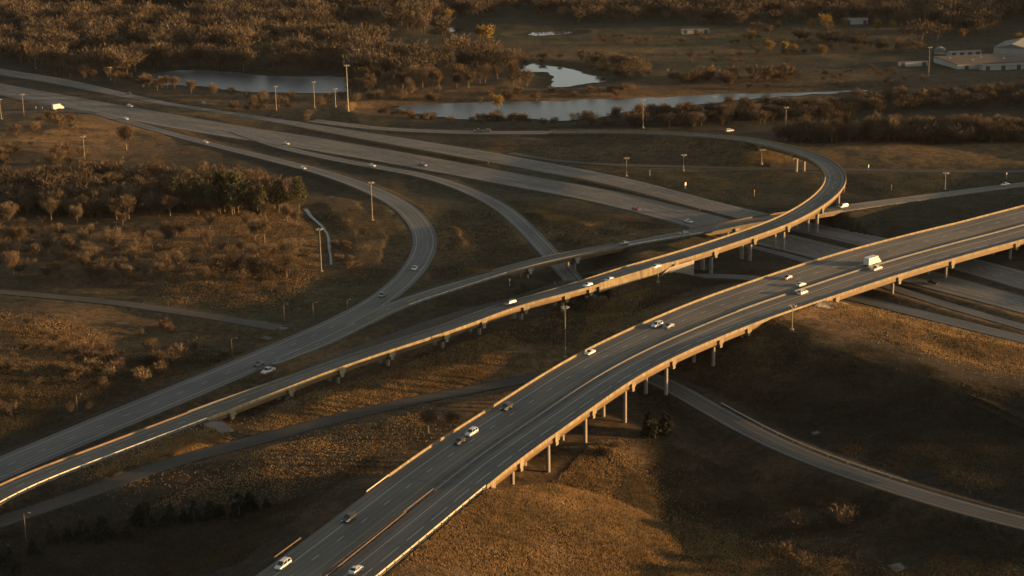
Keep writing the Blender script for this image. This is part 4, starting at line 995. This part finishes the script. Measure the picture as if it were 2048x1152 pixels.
def plant(name, proto, p, sc, label, cat, group, trunk='trunk', sxy=None):
    r = empty(name, tuple(p), random.random()*6.28); r.scale = (sxy or sc, sxy or sc, sc); tag(r, label, cat, group)
    inst(trunk, proto[0], r); inst('crown', proto[1], r); return r
def bare(px, py, hp, label, group, v=None):
    """bare tree with its foot at a photo pixel and a height in photo pixels"""
    g = ground_pt(px, py); D = np.linalg.norm(g-CAM); h = hp*D/F/.97
    pr = BARE[random.randrange(6) if v is None else v]; return plant('bare_tree', pr, g, h/pr[2], label, 'tree', group)
for t in [(228, 508, 56, 'broad golden tipped bare tree, largest in the brown field at left', 4), (96, 508, 38, 'spreading bare tree near the left edge of the brown field', 4), (139, 519, 28, 'small round bare tree right of the spreading one at left', 5),
          (243, 557, 46, 'bare tree in front of the broad golden tipped one', 1), (325, 573, 56, 'dark bare tree with a forked trunk at the front of the brown field', 0), (408, 573, 44, 'thin bare tree between the forked tree and the leaning tree', 2),
          (508, 556, 52, 'leaning bare tree with a sunlit trunk in the brown field', 3), (582, 528, 56, 'wide bare tree left of the light mast by the creek', 1), (288, 512, 44, 'bare tree right behind the broad golden tipped one', 4),
          (365, 480, 40, 'bare tree at the back of the brown field before the thicket', 0), (420, 458, 36, 'bare tree beneath the evergreens at the thicket edge', 1), (450, 541, 34, 'low bare tree behind the leaning tree', 5), (355, 538, 38, 'hazy bare tree behind the forked tree', 2),
          (155, 446, 40, 'bare tree standing out pale in front of the dark thicket', 4), (110, 428, 46, 'bare tree deep in the dark thicket at left', 0), (20, 452, 50, 'bare tree cut by the left edge before the thicket', 1), (182, 476, 30, 'small bare tree at the dark edge of the thicket', 5),
          (480, 505, 30, 'low bare tree in the middle of the striped field', 5), (530, 522, 34, 'bare tree between the leaning tree and the wide tree', 2), (575, 445, 40, 'bare tree at the right end of the thicket by the creek', 3),
          (253, 300, 52, 'lone tall bare tree beside the thin merging ramp', 3), (857, 866, 54, 'bare tree left of the freeway guardrail with a bright crown', 3), (905, 862, 46, 'bare tree touching the freeway parapet from the left', 2)]:
    bare(t[0], t[1], t[2], t[3], 'bare trees of the left field', t[4])
def scatter(polypx, n, seed):
    rd = np.random.default_rng(seed); pg = np.array(polypx, float); out = []
    w = poly(polypx, 0)
    while len(out) < n:
        q = rd.uniform(w.min(0), w.max(0), (max(64, n*2), 2)); k_ = inpoly(q[:, 0], q[:, 1], w); out += list(q[k_])
    return np.array(out[:n])
def free(pts, pad=3.0):
    ok = np.ones(len(pts), bool)
    for r in ROADS:
        d2 = ((pts[:, None]-r.c[None, ::3, :2])**2).sum(2); j = d2.argmin(1)*3; ok &= np.sqrt(d2.min(1)) > r.hw[j]+pad
    for k_, pg in PW.items(): ok &= ~inpoly(pts[:, 0], pts[:, 1], pg)
    return ok
GROUPS = [
 ('bare tree among the scattered trees of the brown field at left', 'scattered trees of the brown field', [(0, 560), (0, 455), (200, 455), (460, 440), (600, 440), (630, 540), (560, 580), (300, 575)], 36, (7, 12)),
 # label, group, polygon of tree feet, count of individual trees, height range, kind
 ('bare tree in the dark thicket at left behind the brown field', 'bare trees of the dark thicket', [(0, 436), (0, 372), (120, 360), (300, 356), (520, 368), (590, 400), (600, 425), (470, 432), (300, 440), (150, 446)], 62, (9, 14)),
 ('bare tree in the dark belt along the near river bank', 'bare trees of the river belt', [(1150, 252), (1170, 243), (1350, 234), (1600, 219), (1850, 198), (2048, 186), (2048, 218), (1800, 230), (1500, 251), (1300, 256)], 66, (7, 11.5)),
 ('bare tree in the brown belt behind the flyover curve', 'bare trees of the belt behind the flyover', [(1530, 284), (1600, 272), (1750, 266), (2048, 268), (2048, 294), (1800, 294), (1620, 290)], 44, (10, 15)),
 ('bare tree in the roadside row before the west pond', 'bare trees of the roadside row', [(100, 146), (230, 170), (420, 202), (560, 222), (560, 212), (430, 190), (240, 158), (100, 136)], 30, (7, 11)),
 ('bare tree on the wooded point between the two bright waters', 'bare trees of the wooded point', [(700, 200), (700, 170), (900, 160), (1040, 158), (1080, 172), (1000, 186), (850, 192)], 40, (9, 15)),
]
for li, (label, group, pg, n, hr) in enumerate(GROUPS):
    pts = scatter(pg, int(n*1.6), 300+li); pts = pts[free(pts)][:n]; zz = terrain(pts[:, 0], pts[:, 1])
    for (x, y), z in zip(pts, zz):
        pr = BARE[random.randrange(6)]; h = random.uniform(*hr); plant('bare_tree', pr, (x, y, z), h/pr[2], label, 'tree', group)
for (px, py) in [(402, 424), (425, 428), (447, 424), (468, 430), (385, 418), (490, 426), (560, 424), (598, 428), (350, 420), (438, 412), (470, 415), (520, 430)]:
    g = ground_pt(px+random.uniform(-4, 4), py); pr = PINE[random.randrange(3)]
    plant('evergreen_tree', pr, g, random.uniform(.85, 1.1)*17/pr[2]*.95, 'tall evergreen among bare trees at the right end of the dark thicket', 'tree', 'evergreens of the dark thicket')
for (cx, cy, s_) in [(45, 1085, 1.2), (195, 1010, 1.0), (310, 948, 1.2), (395, 935, .8), (490, 930, 1.2), (600, 905, 1.1), (665, 925, .6), (580, 948, .7), (745, 915, 1.0), (820, 840, 1.4), (865, 880, .8), (850, 838, 1.3), (960, 860, .9), (1000, 820, 1.0), (1075, 820, .8), (1140, 820, 1.2), (1235, 810, 1.2), (1400, 790, 1.3), (1465, 760, 1.2), (1560, 745, .7), (1290, 790, .8), (100, 1120, 1.0)]:
    px, py = cx/2.926, 758+cy/2.926; g = ground_pt(px, py+3); pr = CEDAR[random.randrange(3)]
    plant('cedar', pr, g, s_*.85*random.uniform(.8, 1.15), 'squat dark cedar in the row above the bottom left corner', 'tree', 'dark cedars of the bottom left row')
for t in [(1300, 872, 1.5, 'dark cedar under the viaduct edge at lower right, left of a pair', ), (1330, 866, 1.4, 'dark cedar under the viaduct edge at lower right, right of a pair')]:
    plant('cedar', CEDAR[0], ground_pt(t[0], t[1]), t[2]*.9, t[3], 'tree', 'dark cedars below the viaduct')
for (px, py, s_, lb) in [(1593, 1058, 1.5, 'reddish bare shrub in the dark lower right field'), (1686, 1048, 1.6, 'yellowish shrub upright in the dark lower right field'), (1570, 1112, 1.1, 'low shrub below the reddish one at lower right'), (1605, 1136, 1.2, 'orange tipped shrub near the bottom edge at lower right'), (1540, 1115, 1.0, 'small dark shrub left of the low one at lower right')]:
    plant('shrub', SHRUB[1], ground_pt(px, py), s_, lb, 'shrub', 'shrubs of the lower right field', 'stem')
gl = [(1650, 60, 'bright'), (1555, 60, 'x'), (1755, 62, 'x'), (1785, 60, 'x'), (1645, 112, 'x'), (1588, 108, 'x'), (1570, 108, 'x'), (1540, 104, 'x'), (1502, 82, 'x'), (1690, 54, 'x'), (1625, 60, 'x'), (895, 44, 'x'), (975, 82, 'x'), (960, 80, 'x'), (1925, 80, 'x'), (2035, 90, 'x'), (995, 218, 'x')]
for q, (px, py, _) in enumerate(gl):
    g = ground_pt(px, py); pr = GOLD[q % 2]
    plant('golden_tree', pr, g, (13 if q in (0, 11, 12, 13) else 9.5)*random.uniform(.9, 1.15)/pr[2], 'golden leaved tree on the small river island' if px == 995 else 'golden leaved tree before the far woods', 'tree', 'golden trees before the far woods')
for pg, n, lb, gr, sc in [([(1345, 176), (1345, 158), (1450, 150), (1585, 152), (1585, 164), (1500, 170)], 34, 'pale bushy shrub in the light thicket of the far meadow', 'pale shrubs of the far meadow', (1.6, 2.6)),
                          ([(690, 205), (720, 190), (1000, 190), (1300, 182), (1300, 190), (1000, 200)], 26, 'low brown shrub on the strip between river and pond', 'shrubs between river and pond', (1.0, 1.8)),
                          ([(930, 240), (960, 222), (1040, 220), (1075, 238)], 22, 'brown shrub covering the small river island', 'shrubs of the river island', (1.0, 1.5)),
                          ([(1240, 250), (1100, 252), (820, 240), (760, 226), (780, 222), (900, 238), (1100, 246)], 22, 'low shrub on the near river bank by the ramp', 'shrubs of the near river bank', (.8, 1.4)),
                          ([(460, 222), (700, 222), (690, 192), (480, 190)], 20, 'small shrub below the west pond among the masts', 'shrubs below the west pond', (.9, 1.6)),
                          ([(650, 540), (730, 560), (740, 470), (670, 440)], 14, 'reddish brush clump between the creek and the bend', 'brush by the creek', (.6, 1.0)),
                          ([(0, 340), (0, 250), (120, 235), (200, 300), (160, 340)], 22, 'orange lit shrub in the rough field at left', 'shrubs of the orange field', (1.0, 2.0)),
                          ([(300, 760), (60, 800), (150, 690), (330, 650), (420, 690)], 24, 'dark brush clump in the gully left of the merging road', 'brush of the left gully', (.8, 1.5)),
                          ([(1240, 890), (1180, 880), (1170, 900), (1215, 920)], 8, 'dry brush clump on the spur below the viaduct', 'brush of the sunlit spur', (.5, .8))]:
    pts = scatter(pg, n*2, hash(lb) % 1000 if False else len(lb)*7); pts = pts[free(pts, 1.5)][:n]
    if not len(pts): continue
    zz = terrain(pts[:, 0], pts[:, 1])
    for (x, y), z in zip(pts, zz): plant('shrub', SHRUB[random.randrange(3)], (x, y, z), random.uniform(*sc), lb, 'shrub', gr, 'stem')

# far woods: one mass of crowns nobody could count
def woods(name, label, polys, seed, dens=1.0, m='wood_twig', wx=1.0):
    rd = np.random.default_rng(seed); VV = []
    for pg, n, hr, keep in polys:
        n = int(n*dens)
        pts = scatter(pg, n, seed+n); pts = pts[free(pts, 6)]
        nz = vnoise(pts[:, 0], pts[:, 1], 60, 21); pts = pts[nz > keep]
        zz = terrain(pts[:, 0], pts[:, 1]); N = len(pts)
        for vi in range(len(SIMPLE)):
            I = np.nonzero(rd.integers(0, len(SIMPLE), N) == vi)[0]
            if not len(I): continue
            S_ = SIMPLE[vi]; h = hr[0]*.6+(hr[1]*1.15-hr[0]*.6)*rd.beta(2, 2.2, len(I)); a = rd.random(len(I))*6.28; sc = h/S_[1]; wd = sc*rd.uniform(.8, 1.3, len(I))*wx
            ca_, sa_ = np.cos(a), np.sin(a); v = S_[0]
            X = (v[None, :, 0]*ca_[:, None]-v[None, :, 1]*sa_[:, None])*wd[:, None]+pts[I, 0][:, None]
            Y = (v[None, :, 0]*sa_[:, None]+v[None, :, 1]*ca_[:, None])*wd[:, None]+pts[I, 1][:, None]
            Z = v[None, :, 2]*sc[:, None]+zz[I][:, None]
            VV.append(np.stack([X, Y, Z], -1).reshape(-1, 3))
    V_ = np.vstack(VV); me = tris_np(name, V_, np.arange(len(V_)).reshape(-1, 3), M[m])
    o = link(bpy.data.objects.new(name, me)); tag(o, label, 'woods', kind='stuff'); return o
M['brush_twig'] = leafmat('brush_twigs', (.036, .028, .02), (.08, .058, .037), .09)
M['wood_twig'] = leafmat('woodland_twigs', (.034, .027, .02), (.108, .08, .052), .07)
SIMPLE = []
for q in range(5):
    mb, tips = branches(14, 5.8, 10, 400+q, .75); V_, F_ = twig_cloud(tips, 460, 1.7, .34, 410+q, 14, 1.25)
    tr = []
    for f in mb.f[:18]:
        p = [mb.v[i] for i in f]
        for a in range(1, len(p)-1): tr += [p[0], p[a], p[a+1]]
    SIMPLE.append((np.vstack([V_, np.array(tr)]), float(V_[:, 2].max())))
woods('far_woods', 'brown leafless woods filling the far distance',
      [([(-120, 128), (-200, -40), (300, -45), (700, -45), (1000, -45), (900, 30), (860, 55), (960, 105), (1060, 146), (1010, 160), (900, 162), (700, 166), (690, 146), (560, 146), (420, 136), (300, 138), (255, 158), (100, 138)], 4800, (12, 21), .36),
       ([(900, 35), (1000, -45), (2300, -45), (2300, 90), (2048, 88), (1900, 90), (1700, 84), (1560, 62), (1400, 46), (1150, 48), (1000, 50)], 2800, (11, 19), .36),
       ([(1480, 66), (1720, 100), (1860, 118), (1860, 100), (1700, 84), (1560, 62)], 120, (7, 11), .4),
       ([(1160, 120), (1250, 105), (1400, 120), (1330, 150), (1260, 160), (1200, 146)], 200, (6, 10), .35)], 500, .82)
woods('thicket', 'dense low brush between the trees of the belts and thickets',
      [([(-60, 590), (-60, 440), (150, 446), (470, 436), (600, 430), (640, 560), (560, 600), (300, 596), (100, 570)], 260, (2.5, 6.5), .45),
       ([(-40, 840), (-40, 660), (150, 660), (300, 690), (420, 700), (330, 780), (200, 830)], 130, (2.5, 5), .5),
       ([(-40, 345), (-40, 250), (130, 240), (220, 300), (160, 345)], 60, (3, 6), .4),
       ([(1000, 130), (1200, 75), (1500, 75), (1800, 110), (1850, 170), (1600, 178), (1300, 182), (1220, 150)], 420, (2.5, 6), .5),
       ([(-60, 436), (-60, 375), (120, 358), (300, 352), (520, 362), (585, 400), (590, 422), (470, 428), (300, 436), (150, 442)], 520, (6, 12), .05),
       ([(1150, 252), (1170, 243), (1350, 234), (1600, 219), (1850, 198), (2150, 180), (2150, 216), (1800, 230), (1500, 251), (1300, 256)], 560, (5, 9), .1),
       ([(1530, 284), (1600, 272), (1750, 266), (2150, 268), (2150, 294), (1800, 294), (1620, 290)], 360, (6, 11), .1)], 900, 1.0, 'brush_twig', 1.15)

# dry grass tufts over the nearer fields
def tufts(name, label, polys, seed, h=(.18, .5), m='straw', lo=.2, hi=.68):
    rd = np.random.default_rng(seed); VV = []
    for pg, n in polys:
        n = int(n*2.0); pts = scatter(pg, n, seed+n); nz = vnoise(pts[:, 0], pts[:, 1], 9, 31)*.6+vnoise(pts[:, 0], pts[:, 1], 2.7, 33)*.4; pts = pts[nz > rd.uniform(lo, hi, len(pts))]; pts = pts+rd.normal(0, 5, pts.shape)*(rd.random((len(pts), 1))**3)*2; pts = pts[free(pts, 1.0)]
        zz = terrain(pts[:, 0], pts[:, 1]); N = len(pts)
        for b in range(2):
            a = rd.random(N)*6.28; hh = rd.uniform(h[0], h[1], N); wd = rd.uniform(.18, .45, N)
            dx, dy = np.cos(a)*wd/2, np.sin(a)*wd/2; lx, ly = rd.normal(0, .2, N), rd.normal(0, .2, N)
            VV.append(np.stack([np.stack([pts[:, 0]-dx, pts[:, 1]-dy, zz-.05], 1), np.stack([pts[:, 0]+dx, pts[:, 1]+dy, zz-.05], 1), np.stack([pts[:, 0]+lx, pts[:, 1]+ly, zz+hh], 1)], 1).reshape(-1, 3))
    V_ = np.vstack(VV); me = tris_np(name, V_, np.arange(len(V_)).reshape(-1, 3), M[m])
    tag(link(bpy.data.objects.new(name, me)), label, 'grass', kind='stuff')
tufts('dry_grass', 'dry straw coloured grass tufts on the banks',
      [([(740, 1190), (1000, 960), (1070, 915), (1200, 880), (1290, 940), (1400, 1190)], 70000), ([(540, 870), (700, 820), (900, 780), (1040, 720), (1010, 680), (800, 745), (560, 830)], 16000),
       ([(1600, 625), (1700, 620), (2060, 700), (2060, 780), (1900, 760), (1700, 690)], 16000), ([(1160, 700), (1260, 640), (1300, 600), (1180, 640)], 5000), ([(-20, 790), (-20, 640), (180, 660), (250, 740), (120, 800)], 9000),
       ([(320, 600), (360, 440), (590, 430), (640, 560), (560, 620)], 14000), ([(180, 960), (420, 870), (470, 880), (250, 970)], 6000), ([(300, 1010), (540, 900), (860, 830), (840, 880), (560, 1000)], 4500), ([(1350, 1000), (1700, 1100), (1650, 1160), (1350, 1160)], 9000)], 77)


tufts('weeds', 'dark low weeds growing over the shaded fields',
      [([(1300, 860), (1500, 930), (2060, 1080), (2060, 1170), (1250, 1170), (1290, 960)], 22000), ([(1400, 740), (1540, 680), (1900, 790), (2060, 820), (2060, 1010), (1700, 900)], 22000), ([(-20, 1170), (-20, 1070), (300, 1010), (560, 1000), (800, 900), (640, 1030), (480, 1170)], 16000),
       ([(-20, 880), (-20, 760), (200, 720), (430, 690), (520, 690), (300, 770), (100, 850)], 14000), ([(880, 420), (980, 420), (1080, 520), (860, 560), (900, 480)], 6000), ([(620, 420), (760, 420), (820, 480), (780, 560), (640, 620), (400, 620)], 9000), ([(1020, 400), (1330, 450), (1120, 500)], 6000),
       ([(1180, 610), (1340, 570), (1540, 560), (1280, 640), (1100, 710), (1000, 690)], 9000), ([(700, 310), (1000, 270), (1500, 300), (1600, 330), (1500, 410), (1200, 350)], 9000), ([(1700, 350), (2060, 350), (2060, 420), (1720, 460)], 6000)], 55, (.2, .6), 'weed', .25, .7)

tufts('tussocks', 'coarse russet tussocks scattered over the sunlit banks',
      [([(740, 1190), (1000, 960), (1070, 915), (1200, 880), (1290, 940), (1400, 1190)], 9000), ([(540, 870), (700, 820), (900, 780), (1040, 720), (1010, 680), (800, 745), (560, 830)], 3500), ([(1600, 625), (1700, 620), (2060, 700), (2060, 780), (1900, 760), (1700, 690)], 3500)], 19, (.5, 1.1), 'weed', .35, .8)
# ------------------------------------------------------------------ haze
hb = MB().box((0, 1600, 118), (5600, 5200, 252)); hm_ = bpy.data.materials.new('haze_air'); hm_.use_nodes = True
for n_ in list(hm_.node_tree.nodes):
    if n_.bl_idname != 'ShaderNodeOutputMaterial': hm_.node_tree.nodes.remove(n_)
pv = hm_.node_tree.nodes.new('ShaderNodeVolumePrincipled'); pv.inputs['Color'].default_value = (.9, .88, .84, 1); pv.inputs['Density'].default_value = .000005; pv.inputs['Anisotropy'].default_value = .0
hm_.node_tree.links.new(pv.outputs[0], [n_ for n_ in hm_.node_tree.nodes if n_.bl_idname == 'ShaderNodeOutputMaterial'][0].inputs['Volume'])
tag(hb.build('haze', hm_), kind='stuff')
